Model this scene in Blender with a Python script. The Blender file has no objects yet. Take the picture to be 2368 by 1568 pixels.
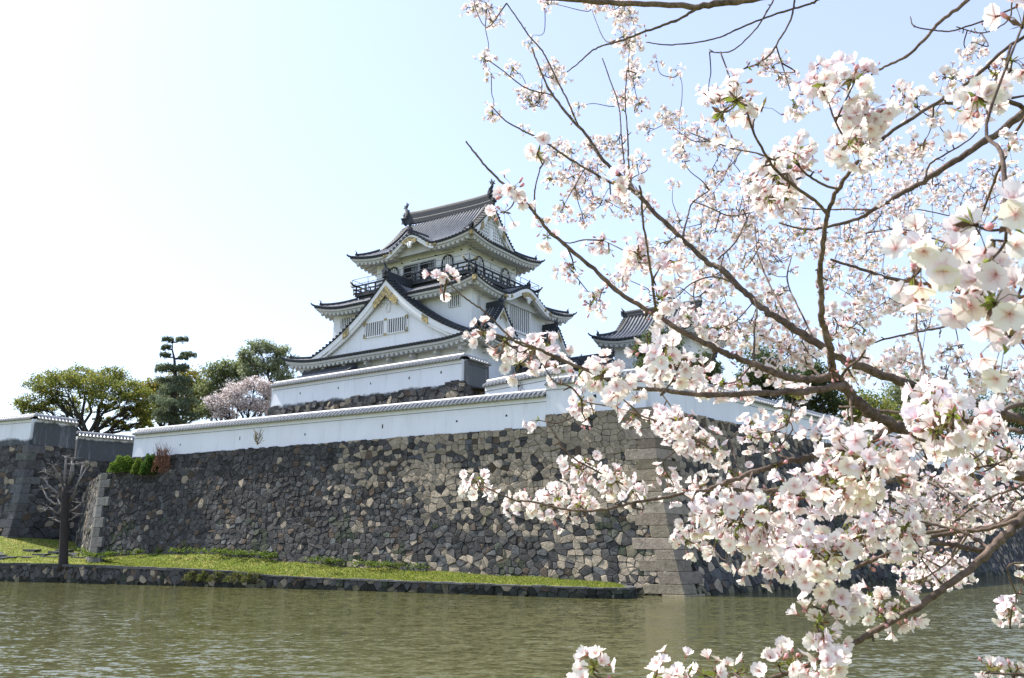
import bpy, math, random
import numpy as np
from mathutils import Matrix, Vector

# ---------------------------------------------------------------- camera, sky, sun, exposure
SC = bpy.context.scene
HC = 2.5                                   # eye height above the moat water
PITCH = math.atan2(490, 2000)
cam_d = bpy.data.cameras.new("camera"); cam = bpy.data.objects.new("camera", cam_d)
SC.collection.objects.link(cam); SC.camera = cam
cam.location = (0, 0, HC)
cam.rotation_euler = (math.pi/2 + PITCH, 0, 0)
cam_d.sensor_width = 23.6; cam_d.lens = 23.6*2000/2367.0
cam_d.clip_start = 0.05; cam_d.clip_end = 6000
cam_d.dof.use_dof = True; cam_d.dof.focus_distance = 5.0; cam_d.dof.aperture_fstop = 11.0

SUN_AZ = math.radians(62)                  # to the left of the view direction
SUN_EL = math.radians(50)
sv = Vector((-math.sin(SUN_AZ)*math.cos(SUN_EL), math.cos(SUN_AZ)*math.cos(SUN_EL), math.sin(SUN_EL)))
sun_d = bpy.data.lights.new("sun", 'SUN'); sun = bpy.data.objects.new("sun", sun_d)
SC.collection.objects.link(sun)
sun_d.energy = 4.6; sun_d.angle = math.radians(0.55); sun_d.color = (1.0, 0.95, 0.87)
sun.location = (0, 0, 60)
sun.rotation_euler = sv.to_track_quat('Z', 'Y').to_euler()

W = bpy.data.worlds.new("World"); SC.world = W; W.use_nodes = True
wn = W.node_tree; bg = wn.nodes['Background']
sky = wn.nodes.new('ShaderNodeTexSky'); sky.sky_type = 'NISHITA'; sky.sun_disc = False
sky.sun_elevation = SUN_EL; sky.sun_rotation = -SUN_AZ
sky.altitude = 20; sky.air_density = 1.0; sky.dust_density = .9; sky.ozone_density = 1.6
hz = wn.nodes.new('ShaderNodeMix'); hz.data_type = 'RGBA'; hz.inputs[0].default_value = .42     # thin spring haze over the clear sky
wn.links.new(sky.outputs[0], hz.inputs[6]); hz.inputs[7].default_value = (2.8, 2.95, 3.95, 1)
wn.links.new(hz.outputs[2], bg.inputs[0]); bg.inputs[1].default_value = 0.15
SC.view_settings.view_transform = 'Standard'; SC.view_settings.look = 'None'
SC.view_settings.exposure = 1.15; SC.view_settings.gamma = 1.0
SC.render.engine = 'CYCLES'
SC.cycles.use_denoising = True
SC.cycles.max_bounces = 6; SC.cycles.transparent_max_bounces = 6
SC.cycles.sample_clamp_indirect = 6.0

# ---------------------------------------------------------------- placing points
FX, CX, CY = 2000.0, 1183.5, 784.0
def ray(u, v):
    x = (u-CX)/FX; y = -(v-CY)/FX
    d = np.array([x, math.cos(PITCH)-y*math.sin(PITCH), math.sin(PITCH)+y*math.cos(PITCH)])
    return d/d[1]
def atY(u, v, Y): return np.array([0, 0, HC]) + ray(u, v)*Y
rng = np.random.default_rng(7)
random.seed(7)

# ---------------------------------------------------------------- mesh helpers
class MB:
    def __init__(s): s.V = []; s.F = []; s.C = []; s.U = []; s.n = 0; s.K = [0]
    def mark(s):                             # a new piece starts here
        if len(s.V) > s.K[-1]: s.K.append(len(s.V))
    def add(s, v, f, col=(1, 1, 1), uv=None):
        v = np.asarray(v, float).reshape(-1, 3)
        s.V.append(v)
        for q in f: s.F.append([i+s.n for i in q])
        c = np.asarray(col, float)
        s.C.append(np.tile(c, (len(v), 1)) if c.ndim == 1 else c)
        s.U.append(np.zeros((len(v), 2)) if uv is None else np.asarray(uv, float))
        s.n += len(v)
    def hexa(s, p, col=(1, 1, 1)):          # 4 bottom + 4 top points, same turning
        s.add(p, [(3, 2, 1, 0), (4, 5, 6, 7), (0, 1, 5, 4), (1, 2, 6, 5), (2, 3, 7, 6), (3, 0, 4, 7)], col)
    def box(s, a, b, col=(1, 1, 1)):
        x0, y0, z0 = a; x1, y1, z1 = b
        s.hexa([(x0, y0, z0), (x1, y0, z0), (x1, y1, z0), (x0, y1, z0), (x0, y0, z1), (x1, y0, z1), (x1, y1, z1), (x0, y1, z1)], col)
    def beam(s, p, q, w, h, up=(0, 0, 1), col=(1, 1, 1)):
        p = np.array(p, float); q = np.array(q, float); t = q-p; t /= max(1e-9, np.linalg.norm(t))
        sd = np.cross(t, up); sd /= max(1e-9, np.linalg.norm(sd)); u = np.cross(sd, t)
        a, b = sd*w/2, u*h/2
        s.hexa([p-a-b, p+a-b, q+a-b, q-a-b, p-a+b, p+a+b, q+a+b, q-a+b], col)
    def grid(s, G, col=(1, 1, 1), uv=None, flip=False):   # G: (n, m, 3)
        G = np.asarray(G, float); n, m = G.shape[:2]
        f = []
        for i in range(n-1):
            for j in range(m-1):
                a = i*m+j; q = (a, a+1, a+m+1, a+m)
                f.append(q[::-1] if flip else q)
        s.add(G.reshape(-1, 3), f, col, None if uv is None else np.asarray(uv, float).reshape(-1, 2))
    def tube(s, pts, rad, n=6, col=(1, 1, 1), cap=True):
        P = np.asarray(pts, float); m = len(P)
        R = np.full(m, rad) if np.isscalar(rad) else np.asarray(rad, float)
        T = np.gradient(P, axis=0); T /= np.maximum(1e-9, np.linalg.norm(T, axis=1))[:, None]
        a = np.array([0, 0, 1.]) if abs(T[0, 2]) < .9 else np.array([1., 0, 0])
        N = np.cross(T[0], a); N /= np.linalg.norm(N); rings = []
        ang = np.arange(n)*2*math.pi/n; ca, sa = np.cos(ang)[:, None], np.sin(ang)[:, None]
        for i in range(m):
            N = N-T[i]*np.dot(N, T[i]); N /= max(1e-9, np.linalg.norm(N)); B = np.cross(T[i], N)
            rings.append(P[i]+R[i]*(ca*N+sa*B))
        V = np.concatenate(rings); f = []
        for i in range(m-1):
            for j in range(n):
                k = (j+1) % n
                f.append((i*n+j, i*n+k, (i+1)*n+k, (i+1)*n+j))
        if cap: f.append(tuple(range(n-1, -1, -1))); f.append(tuple((m-1)*n+j for j in range(n)))
        s.add(V, f, col)
    def xform(s, M):
        M = np.array(M)
        s.V = [v@M[:3, :3].T+M[:3, 3] for v in s.V]; return s

def pieces(mb):
    K = sorted(set(mb.K+[len(mb.V)])); out = []; base = 0; fi = 0; st = np.concatenate([[0], np.cumsum([len(v) for v in mb.V])]).astype(int)
    for a, b in zip(K[:-1], K[1:]):
        m = MB(); m.V = mb.V[a:b]; m.C = mb.C[a:b]; m.U = mb.U[a:b]; lo, hi = st[a], st[b]
        while fi < len(mb.F) and mb.F[fi][0] < hi: m.F.append([i-lo for i in mb.F[fi]]); fi += 1
        m.n = hi-lo; out.append(m)
    return out
def objs(name, mb, mat, parent=None, smooth=False): return [obj(name, m, mat, parent, smooth) for m in pieces(mb)]
MW = {}
def obj(name, mb, mat, parent=None, smooth=False):
    V = np.concatenate(mb.V) if mb.V else np.zeros((0, 3))
    C_ = np.concatenate(mb.C); U_ = np.concatenate(mb.U)
    M = MW.get(parent.name) if parent is not None else None
    if M is not None:
        Mi = np.array(M.inverted()); V = V@Mi[:3, :3].T+Mi[:3, 3]
    me = bpy.data.meshes.new(name)
    ln = np.array([len(q) for q in mb.F]); li = np.array([i for q in mb.F for i in q], dtype=np.int32)
    me.vertices.add(len(V)); me.vertices.foreach_set('co', V.astype(np.float32).ravel())
    me.loops.add(len(li)); me.loops.foreach_set('vertex_index', li)
    me.polygons.add(len(ln)); st = np.concatenate([[0], np.cumsum(ln)[:-1]]).astype(np.int32)
    me.polygons.foreach_set('loop_start', st)
    try: me.polygons.foreach_set('loop_total', ln.astype(np.int32))
    except Exception: pass
    me.update(calc_edges=True)
    ca = me.color_attributes.new('col', 'FLOAT_COLOR', 'POINT')
    ca.data.foreach_set('color', np.concatenate([C_, np.ones((len(C_), 1))], 1).astype(np.float32).ravel())
    if U_.any():
        uv = me.uv_layers.new(name='uv'); uv.data.foreach_set('uv', U_[li].astype(np.float32).ravel())
    me.polygons.foreach_set('use_smooth', np.full(len(ln), bool(smooth)))
    me.validate(); me.materials.append(mat)
    o = bpy.data.objects.new(name, me); SC.collection.objects.link(o)
    if parent is not None:
        o.parent = parent; MW[o.name] = M if M is not None else Matrix.Identity(4)
    else: MW[o.name] = Matrix.Identity(4)
    return o
def tag(o, label=None, cat=None, group=None, kind=None):
    if label: o['label'] = label
    if cat: o['category'] = cat
    if group: o['group'] = group
    if kind: o['kind'] = kind
    return o
def thing(name, loc, label, cat, group=None, rz=0.0):
    o = bpy.data.objects.new(name, None); SC.collection.objects.link(o)
    o.empty_display_size = .5
    o.location = Vector(loc); o.rotation_euler = (0, 0, rz)
    MW[o.name] = Matrix.Translation(Vector(loc)) @ Matrix.Rotation(rz, 4, 'Z')
    return tag(o, label, cat, group)

# ---------------------------------------------------------------- materials
class NT:
    def __init__(s, name):
        s.m = bpy.data.materials.new(name); s.m.use_nodes = True; s.t = s.m.node_tree
        s.b = s.t.nodes['Principled BSDF']; s.out = s.t.nodes['Material Output']
    def n(s, typ, **k):
        x = s.t.nodes.new(typ)
        for a, b in k.items(): setattr(x, a, b)
        return x
    def l(s, a, b): s.t.links.new(a, b)
    def noise(s, scale, detail=4, coord='Object', vec=None, sc=(1, 1, 1), rough=.55):
        x = s.n('ShaderNodeTexNoise'); x.inputs['Scale'].default_value = scale
        x.inputs['Detail'].default_value = detail; x.inputs['Roughness'].default_value = rough
        if vec is None:
            tc = s.n('ShaderNodeTexCoord'); mp = s.n('ShaderNodeMapping'); mp.inputs['Scale'].default_value = sc
            s.l(tc.outputs[coord], mp.inputs[0]); vec = mp.outputs[0]
        s.l(vec, x.inputs['Vector']); return x.outputs['Fac']
    def ramp(s, fac, stops):
        r = s.n('ShaderNodeValToRGB'); e = r.color_ramp.elements
        while len(e) < len(stops): e.new(.5)
        for k, (p, c) in enumerate(stops):
            e[k].position = p; e[k].color = (*c, 1) if not np.isscalar(c) else (c, c, c, 1)
        s.l(fac, r.inputs[0]); return r.outputs[0]
    def mix(s, a, b, fac, mode='MIX'):
        x = s.n('ShaderNodeMix', data_type='RGBA', blend_type=mode)
        for k, v in ((0, fac), (6, a), (7, b)):
            if isinstance(v, bpy.types.NodeSocket): s.l(v, x.inputs[k])
            elif k == 0: x.inputs[0].default_value = v
            else: x.inputs[k].default_value = (*v, 1)
        return x.outputs[2]
    def attr(s, name='col'):
        x = s.n('ShaderNodeAttribute'); x.attribute_name = name; return x.outputs['Color']
    def bump(s, h, strength, dist=.05):
        x = s.n('ShaderNodeBump'); x.inputs['Strength'].default_value = strength; x.inputs['Distance'].default_value = dist
        s.l(h, x.inputs['Height']); s.l(x.outputs[0], s.b.inputs['Normal'])
    def col(s, c):
        if isinstance(c, bpy.types.NodeSocket): s.l(c, s.b.inputs['Base Color'])
        else: s.b.inputs['Base Color'].default_value = (*c, 1)
    def set(s, rough=.8, spec=.3, metal=0.):
        s.b.inputs['Roughness'].default_value = rough; s.b.inputs['Specular IOR Level'].default_value = spec
        s.b.inputs['Metallic'].default_value = metal; return s.m

def mat_simple(name, c, rough=.8, spec=.3, metal=0., var=.25, scale=3., bump=0.):
    m = NT(name); f = m.noise(scale, 5)
    m.col(m.mix(tuple(x*(1-var) for x in c), tuple(min(1, x*(1+var)) for x in c), f))
    if bump: m.bump(m.noise(scale*4, 6), bump, .03)
    return m.set(rough, spec, metal)
def mat_attr(name, rough=.85, spec=.25, var=.35, scale=5., bump=.5, bscale=9., bdist=.05):
    m = NT(name); f = m.noise(scale, 6, rough=.65)
    m.col(m.mix(m.attr(), m.ramp(f, [(.25, 1-var), (.75, 1+var)]), 1.0, 'MULTIPLY'))
    if bump: m.bump(m.noise(bscale, 6, rough=.65), bump, bdist)
    return m.set(rough, spec)
def mat_rock():
    m = NT('rock'); f = m.noise(2.4, 8, rough=.7); g = m.noise(11., 5, rough=.7)
    c = m.mix(m.attr(), m.ramp(f, [(.3, .62), (.5, .95), (.72, 1.3)]), 1.0, 'MULTIPLY')
    c = m.mix(c, m.ramp(g, [(.3, .75), (.7, 1.22)]), 1.0, 'MULTIPLY')
    li = m.ramp(m.noise(1.1, 7, rough=.75), [(.60, 0.), (.72, .55)])
    c = m.mix(c, (.21, .21, .195), li)              # lichen
    m.col(c); m.bump(m.noise(6., 8, rough=.7), .9, .07)
    return m.set(.9, .2)
def mat_plaster(name, base=(.81, .825, .85), stain=0.0, lo=.0, hi=.35):
    """white lime plaster; uv.x = metres along, uv.y = height fraction; dark weathering from the foot up"""
    m = NT(name); f = m.noise(.7, 6, sc=(1, 1, .35)); g = m.noise(7, 5)
    c = m.mix(tuple(x*.93 for x in base), base, m.ramp(f, [(.3, 0.), (.65, 1.)]))
    c = m.mix(c, tuple(x*.8 for x in base), m.ramp(g, [(.62, 0.), (.8, .35)]))
    if stain > 0:
        uvn = m.n('ShaderNodeTexCoord'); sp = m.n('ShaderNodeSeparateXYZ'); m.l(uvn.outputs['UV'], sp.inputs[0])
        mr = m.n('ShaderNodeMapRange'); mr.inputs[1].default_value = lo; mr.inputs[2].default_value = hi
        mr.inputs[3].default_value = 1; mr.inputs[4].default_value = 0; m.l(sp.outputs[1], mr.inputs[0])
        n1 = m.noise(.8, 7, sc=(1, 1, .8), rough=.7)
        ad = m.n('ShaderNodeMath', operation='ADD'); m.l(mr.outputs[0], ad.inputs[0]); m.l(n1, ad.inputs[1])
        k = m.ramp(ad.outputs[0], [(.78, 0.), (1.0, 1.)])
        k2 = m.n('ShaderNodeMath', operation='MULTIPLY'); m.l(k, k2.inputs[0]); k2.inputs[1].default_value = stain
        c = m.mix(c, m.mix((.035, .04, .043), (.075, .08, .083), m.noise(3, 6)), k2.outputs[0])
    st = m.noise(1.6, 6, sc=(1.2, 1.2, .12), rough=.7); c = m.mix(c, tuple(x*.62 for x in base), m.ramp(st, [(.53, 0.), (.76, .5)]))
    c = m.mix(c, (.22, .22, .21), m.ramp(m.noise(5.5, 8, rough=.8), [(.66, 0.), (.76, .5)]))
    m.col(c); m.bump(m.noise(18, 4), .2, .01)
    return m.set(.9, .15)
def mat_leaf(name, trans=.35):
    m = NT(name); c = m.attr(); m.col(c); m.set(.6, .25)
    tr = m.n('ShaderNodeBsdfTranslucent'); m.l(c, tr.inputs[0])
    mx = m.n('ShaderNodeMixShader'); mx.inputs[0].default_value = trans
    m.l(m.b.outputs[0], mx.inputs[1]); m.l(tr.outputs[0], mx.inputs[2]); m.l(mx.outputs[0], m.out.inputs[0])
    return m.m

ROCK = mat_rock()
WHITE = mat_plaster('white_plaster')
WHITE_ST = mat_plaster('weathered_plaster', stain=.95, lo=-.05, hi=.42)
DARKPL = mat_plaster('blackened_plaster', stain=.95, lo=.62, hi=1.12)
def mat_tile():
    m = NT('roof_tile'); c = m.mix((.040, .046, .056), (.26, .265, .275), m.attr())      # dark pan tiles, weathered cover tiles; sunlit stripes on the rolls painted pale
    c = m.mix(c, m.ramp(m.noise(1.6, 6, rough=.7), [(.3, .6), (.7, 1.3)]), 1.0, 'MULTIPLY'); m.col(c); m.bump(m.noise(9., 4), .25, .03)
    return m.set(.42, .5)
TILE = mat_tile()
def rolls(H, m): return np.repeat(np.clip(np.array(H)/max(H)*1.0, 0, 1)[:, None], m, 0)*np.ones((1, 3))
RIDGE = mat_simple('ridge_tile', (.036, .041, .050), .65, .3, 0, .35, 5., .5)
TILE_P = mat_simple('pale_ridge_tile', (.40, .405, .41), .5, .5, 0, .2, 2.5, .2)
TRIM = mat_simple('white_trim', (.78, .785, .79), .9, .15, 0, .07, 1.5)
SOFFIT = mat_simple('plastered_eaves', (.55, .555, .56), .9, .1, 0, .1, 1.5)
def mat_gold():
    m = NT('gilt_metal'); f = m.noise(6., 3, rough=.5)
    m.col(m.mix((.13, .12, .085), (.40, .29, .085), m.ramp(f, [(.42, 0.), (.55, 1.)]))); m.bump(m.noise(9., 4), .8, .05)
    return m.set(.5, .5, .35)
GOLD = mat_gold()
DARKW = mat_simple('dark_timber', (.032, .034, .036), .6, .4, 0, .3, 4)
DARKIN = mat_simple('dark_opening', (.012, .013, .014), .7, .2, 0, .2, 2)
STEEL = mat_simple('grey_steel', (.16, .17, .18), .45, .5, .6, .1, 4)
RELIEF = mat_simple('plaster_relief', (.72, .72, .71), .9, .1, 0, .1, 4)
LATTICE = mat_simple('grey_lattice', (.33, .34, .36), .8, .2, 0, .15, 3)
BARK = mat_attr('bark', .9, .2, .4, 8., .8, 30., .02)
def mat_bark():
    m = NT('rough_bark'); a = m.ramp(m.noise(60, 6, rough=.75), [(.32, .45), (.5, .95), (.68, 1.6)]); b = m.ramp(m.noise(9, 4, rough=.6), [(.35, .7), (.65, 1.3)])
    c = m.mix(m.mix(m.attr(), a, 1., 'MULTIPLY'), b, 1., 'MULTIPLY'); c = m.mix(c, (.20, .20, .18), m.ramp(m.noise(26, 5, rough=.8), [(.62, 0.), (.70, .6)]))
    m.col(c); m.bump(m.noise(120, 6, rough=.8), 1., .006); return m.set(.95, .15)
BARKF = mat_bark()
LEAF = mat_leaf('leaf', .5)
PETAL = mat_leaf('petal', .38)
# ---------------------------------------------------------------- Japanese tiled roofs
SP = .42                                    # spacing of the tile rows
OFF = np.array([-.5, -.26, -.16, 0, .16, .26]); OFH = np.array([0, .0, .13, .19, .13, .0])
def tile_cols(s0, s1, sp=SP):
    n = max(1, int(round((s1-s0)/sp))); w = (s1-s0)/n
    S = []; Hh = []
    for i in range(n):
        c = s0+(i+.5)*w
        S += list(c+OFF*w); Hh += list(OFH)
    S.append(s1); Hh.append(0)
    return np.array(S), np.array(Hh), [s0+(i+.5)*w for i in range(n)]

class Roof:
    """hipped skirt or hip-and-gable roof on a local rectangle x0..x1, y0..y1; sides W,E (x edges), S,N (y edges)"""
    def __init__(s, R, zE, prof, lift, L, D=None, ridge=None, G=0, kara=(), ov=2.0, M=None):
        s.R = R; s.zE = zE; s.prof = prof; s.lift = lift; s.L = L; s.D = D; s.ridge = ridge; s.G = G
        s.kara = kara; s.ov = ov; s.M = M
    def length(s, k): x0, x1, y0, y1 = s.R; return (y1-y0) if k in 'WE' else (x1-x0)
    def pt(s, k, t, d):
        x0, x1, y0, y1 = s.R
        return {'W': (x0+d, y0+t), 'E': (x1-d, y0+t), 'S': (x0+t, y0+d), 'N': (x0+t, y1-d)}[k]
    def z(s, k, t, d):
        Lk = s.length(k); dc = min(t, Lk-t)
        z = s.zE+s.prof(d)+s.lift*max(0, 1-dc/s.L)**2*max(0, 1-d/s.L)
        for (kk, c, w, h, slope) in s.kara:
            if kk == k:
                u = (t-c)/w
                if abs(u) < 1:
                    K = .5*(1+math.cos(math.pi*u)); K = K**.85
                    z = max(z, s.zE+h*K+slope*d-.12*math.sin(math.pi*abs(u))*(1-abs(u)))
        return z
    def P(s, k, t, d, dz=0): x, y = s.pt(k, t, d); return (x, y, s.z(k, t, d)+dz)
    def main(s, k): return s.ridge is not None and ((s.ridge == 'y') == (k in 'WE'))
    def dmax(s, k, t):
        Lk = s.length(k); dc = min(t, Lk-t)
        if s.ridge is None: return min(dc, s.D)
        half = (s.R[1]-s.R[0])/2 if s.ridge == 'y' else (s.R[3]-s.R[2])/2
        if s.main(k): return dc if dc < s.G-1e-6 else half
        return min(dc, s.G)
    def tiles(s, mb, caps):
        nd = 12
        for k in 'WESN':
            Lk = s.length(k); cut = [(0, Lk)]
            if s.main(k): cut = [(0, s.G-.001), (s.G, Lk-s.G), (Lk-s.G+.001, Lk)]
            for (a, b) in cut:
                S, Hh, cen = tile_cols(a, b)
                full = s.main(k) and a > 0 and b < Lk
                if full:
                    S = np.concatenate([[S[0]-.30], S, [S[-1]+.30]]); Hh = np.concatenate([[0], Hh, [0]])
                G_ = []
                n = 22 if full else nd
                for t, h in zip(S, Hh):
                    dm = s.dmax(k, min(max(t, a), b)); tt = t
                    row = [s.P(k, tt, dm*(j/n), h) for j in range(n+1)]
                    G_.append(row)
                if full:   # verge overhang starts above the skirt
                    for q in (0, -1):
                        t = S[q]; dm = s.dmax(k, min(max(t, a), b))
                        G_[q] = [s.P(k, t, s.G*.8+(dm-s.G*.8)*j/n, 0) for j in range(n+1)]
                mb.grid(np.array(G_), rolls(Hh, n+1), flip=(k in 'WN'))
                for c in cen:
                    p = np.array(s.P(k, c, 0, .03)); q = np.array(s.P(k, c, .25, .03)); d_ = p-q; d_ /= np.linalg.norm(d_)
                    caps.tube([q, p+d_*.05], .15, 7)
    def edge(s, dark, white, raf):
        """dark eave board, white plaster fascia, soffit, rafters"""
        for k in 'WESN':
            Lk = s.length(k); n = int(Lk/.3); T = np.linspace(0, Lk, n+1)
            def cl(t, d): return min(max(t, d), Lk-d)
            def row(d, dz): return np.array([(*s.pt(k, cl(t, d), d), s.z(k, t, 0)+dz) for t in T])
            def lay(mb, rows):
                mb.grid(np.array(rows), flip=(k in 'WN'))
            lay(dark, [row(.02, .0), row(.04, -.10), row(.3, -.10)][::-1])
            lay(white, [row(.10, -.09), row(.13, -.30), row(.30, -.32), row(.32, -.44), row(.5, -.46)][::-1])
            top = [(*s.pt(k, cl(t, s.ov), s.ov), s.z(k, t, 0)-.46+.2*(s.ov-.5)) for t in T]
            lay(white, [row(.5, -.46), np.array(top)][::-1])
            m = int((Lk-1.2)/.58)
            for i in range(m):
                t = .6+(i+.5)*(Lk-1.2)/m
                dm = min(s.ov, min(t, Lk-t))
                if dm < .7: continue
                zz = s.z(k, t, 0)
                a = np.array((*s.pt(k, t, .34), zz-.50)); b = np.array((*s.pt(k, t, dm), zz-.50+.2*(dm-.42)))
                raf.tube([a, b], .19, 8)
    def wall_top(s, k, t): return s.z(k, min(max(t, .01), s.length(k)-.01), 0)-.46+.2*(s.ov-.5)

def ridge_beam(mb, pts, w, h, M=None):
    mb.mark()
    """stacked-tile ridge following a path"""
    P = np.array(pts, float); n = len(P)
    T = np.gradient(P, axis=0); T[:, 2] = 0; T /= np.maximum(1e-9, np.linalg.norm(T, axis=1))[:, None]
    Sd = np.stack([-T[:, 1], T[:, 0], 0*T[:, 0]], 1)
    sec = [(-.62, -.15), (-.62, .25), (-.5, .3), (-.5, .78), (-.36, .95), (0, 1.06), (.36, .95), (.5, .78), (.5, .3), (.62, .25), (.62, -.15)]
    G_ = np.array([[p+sd*(a*w)+np.array([0, 0, b*h]) for a, b in sec] for p, sd in zip(P, Sd)])
    mb.grid(G_); m = len(sec)
    mb.add(G_[0], [tuple(range(m))]); mb.add(G_[-1], [tuple(range(m-1, -1, -1))])

def oni(mb, p, d, sc=1.0):
    """ridge-end ornament: face plate, drum, and upturned horns; d = outward horizontal direction"""
    p = np.array(p, float); d = np.array([d[0], d[1], 0.]); d /= np.linalg.norm(d); s_ = np.array([-d[1], d[0], 0]); u = np.array([0, 0, 1.])
    pr = [(-.34, -.25), (-.30, .25), (-.40, .45), (-.2, .62), (0, .78), (.2, .62), (.40, .45), (.30, .25), (.34, -.25), (0, -.12)]
    f = [p+d*.14*sc+s_*a*sc+u*b*sc for a, b in pr]; b_ = [q-d*.26*sc for q in f]; n = len(pr)
    mb.add(f+b_, [tuple(range(n)), tuple(range(2*n-1, n-1, -1))]+[(i, i+n, (i+1) % n+n, (i+1) % n) for i in range(n)])
    mb.tube([p+d*.1*sc+u*.22*sc, p+d*.30*sc+u*.22*sc], .17*sc, 8)
    mb.tube([p+u*.6*sc, p+d*.12*sc+u*.85*sc, p+d*.32*sc+u*1.08*sc], [.11*sc, .09*sc, .03*sc], 6)
    for q in (-1, 1): mb.tube([p+s_*.3*sc*q+u*.3*sc+d*.1*sc, p+s_*.52*sc*q+u*.5*sc+d*.12*sc], [.09*sc, .03*sc], 5)

def verge(T, hw, zf, foot, mats, parent, gold=True, M=None, board=.55, sc=1.0, step=.36, caps=True, relief=True):
    """gable end: T(u, v, z) -> local point, v = 0 at the barge, v>0 inward; zf(u) roof height; foot = z where the gable sits"""
    N = 28; us = []
    u1 = hw
    while zf(u1) < foot and u1 > .1: u1 -= .05
    us = np.linspace(-u1, u1, 2*N+1)
    bt, bw, dk = MB(), MB(), MB()
    def nrm(u):
        e = .05; s_ = (zf(u+e)-zf(u-e))/(2*e) if abs(u) > e else 0
        return 1/math.sqrt(1+s_*s_), s_
    def edge(u, drop):            # point a perpendicular distance below the verge line
        c, s_ = nrm(u)
        if abs(u) < .3: s_ = s_ if u else 0
        sl = abs((zf(.6)-zf(.2))/.4)
        return zf(u)-drop*math.sqrt(1+(sl if abs(u) < .4 else abs(s_))**2)
    # white barge board (two steps)
    for (v0, v1, d0, d1) in ((-.02, .16, .10, board), (.10, .32, board-.06, board+.22*sc)):
        f = [[T(u, v0, max(foot-.1, edge(u, d0))), T(u, v0, max(foot-.15, edge(u, d1))), T(u, v1, max(foot-.15, edge(u, d1)))] for u in us]
        bw.grid(np.array(f))
    f = [[T(u, -.06, zf(u)+.02), T(u, -.06, max(foot-.1, edge(u, .12))), T(u, .2, max(foot-.1, edge(u, .12)))] for u in us]
    dk.grid(np.array(f))
    # inner verge tile strip sloping outwards with round caps
    s_len = 0; prev = None
    for sg in (-1, 1):
        u = .25; acc = 0
        while u < u1:
            c, sl = nrm(u)
            p = np.array(T(sg*u, -.14, zf(u)+.02)); q = np.array(T(sg*u, .75*sc, zf(u)+.16))
            if caps: bt.tube([q, p], .12*max(.7, sc), 6)
            u += step*c
    strip = [[T(u, -.1, zf(u)+.0), T(u, .75*sc, zf(u)+.12)] for u in us]
    bt.grid(np.array(strip), flip=True)
    # descending ridge
    for sg in (-1, 1):
        pp = [T(sg*u, .95*sc, zf(u)+.02) for u in np.linspace(.05, u1*.97, 16)]
        ridge_beam(bt, pp, .3*sc, .36*sc)
    # plaster face
    fv = .45*sc; wall = MB()
    rows = [[T(u, fv, foot-.3), T(u, fv, max(foot-.2, edge(u, .3)))] for u in us]
    wall.grid(np.array(rows))
    out = {}
    for nm, mb, mt in (('verge_tiles', bt, RIDGE), ('barge_board', bw, mats['trim']), ('verge_edge', dk, mats['dark']), ('gable_face', wall, mats['face'])):
        if M is not None: mb.xform(M)
        out[nm] = obj(nm, mb, mt, parent, smooth=False)
    if gold:
        g = MB()
        def poly(pts, th=.05, v=-.07):
            g.mark()
            f = [T(a, v, b) for a, b in pts]; k = [T(a, v+th, b) for a, b in pts]; n = len(pts)
            g.add(f+k, [tuple(range(n)), tuple(range(2*n-1, n-1, -1))]+[(i, (i+1) % n, (i+1) % n+n, i+n) for i in range(n)])
        top = edge(0, .30); Hh = (zf(0)-foot)
        k = min(1.0, Hh/6.5)
        ub = [(0, top)]
        for sg in (1,):
            pass
        wing = 1.6*k; A_ = []
        outer = [(u, edge(u, .42*k+.1)) for u in np.linspace(0, wing, 7)]
        inner = [(u, edge(u, .42*k+.1)-(.95*k-.15*k*u/wing)-(.12*k if i % 2 else 0)) for i, u in enumerate(np.linspace(0, wing*.9, 7))]
        for sg in (-1, 1):
            poly([(sg*a, b) for a, b in (outer+inner[::-1])], v=-.06+.004*sg)
        if Hh > 3:
            for sg in (-1, 1):
                for uc, L_ in ((.50*u1, .62*k), ):
                    pts = []
                    for i in range(9):
                        a = uc+L_*(i/8-.5)*2*.62; pts.append((sg*a, edge(a, .20)))
                    lo = [(sg*(uc+L_*(i/8-.5)*2*.62), edge(uc+L_*(i/8-.5)*2*.62, .72)-.05) for i in range(9)]
                    poly(pts+lo[::-1])
                # foot piece
                a0, a1 = .76*u1, .93*u1
                pts = [(sg*a, edge(a, .22)) for a in np.linspace(a0, a1, 6)]; lo = [(sg*a, max(foot+.02, edge(a, .22)-.50*(1-.4*abs(i-1)/5))) for i, a in enumerate(np.linspace(a0-.25, a1, 6))]
                poly(pts+lo[::-1], v=.02)
        if M is not None: g.xform(M)
        objs('gilt_fitting', g, GOLD, parent)
        if relief:
            r = MB(); cz = zf(0)-2.35*k
            for sg in (-1, 1):
                for a, b, c, e in ((0, .5, .55, -.1), (.55, -.1, 1.1, -.35), (.2, .2, .25, -.8), (.6, .0, .75, .5), (.25, -.8, 0, -1.0), (1.1, -.35, 1.2, -.05)):
                    p = np.array(T(sg*a*k, fv-.03, cz+b*k)); q = np.array(T(sg*c*k, fv-.03, cz+e*k)); r.tube([p, (p+q)/2, q], [.07*k, .13*k, .06*k], 6)
            r.tube([T(0, fv-.12, cz), T(0, fv+.02, cz)], .24*k, 9)
            if M is not None: r.xform(M)
            obj('pendant_relief', r, RELIEF, parent, smooth=True)
    return out
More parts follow.
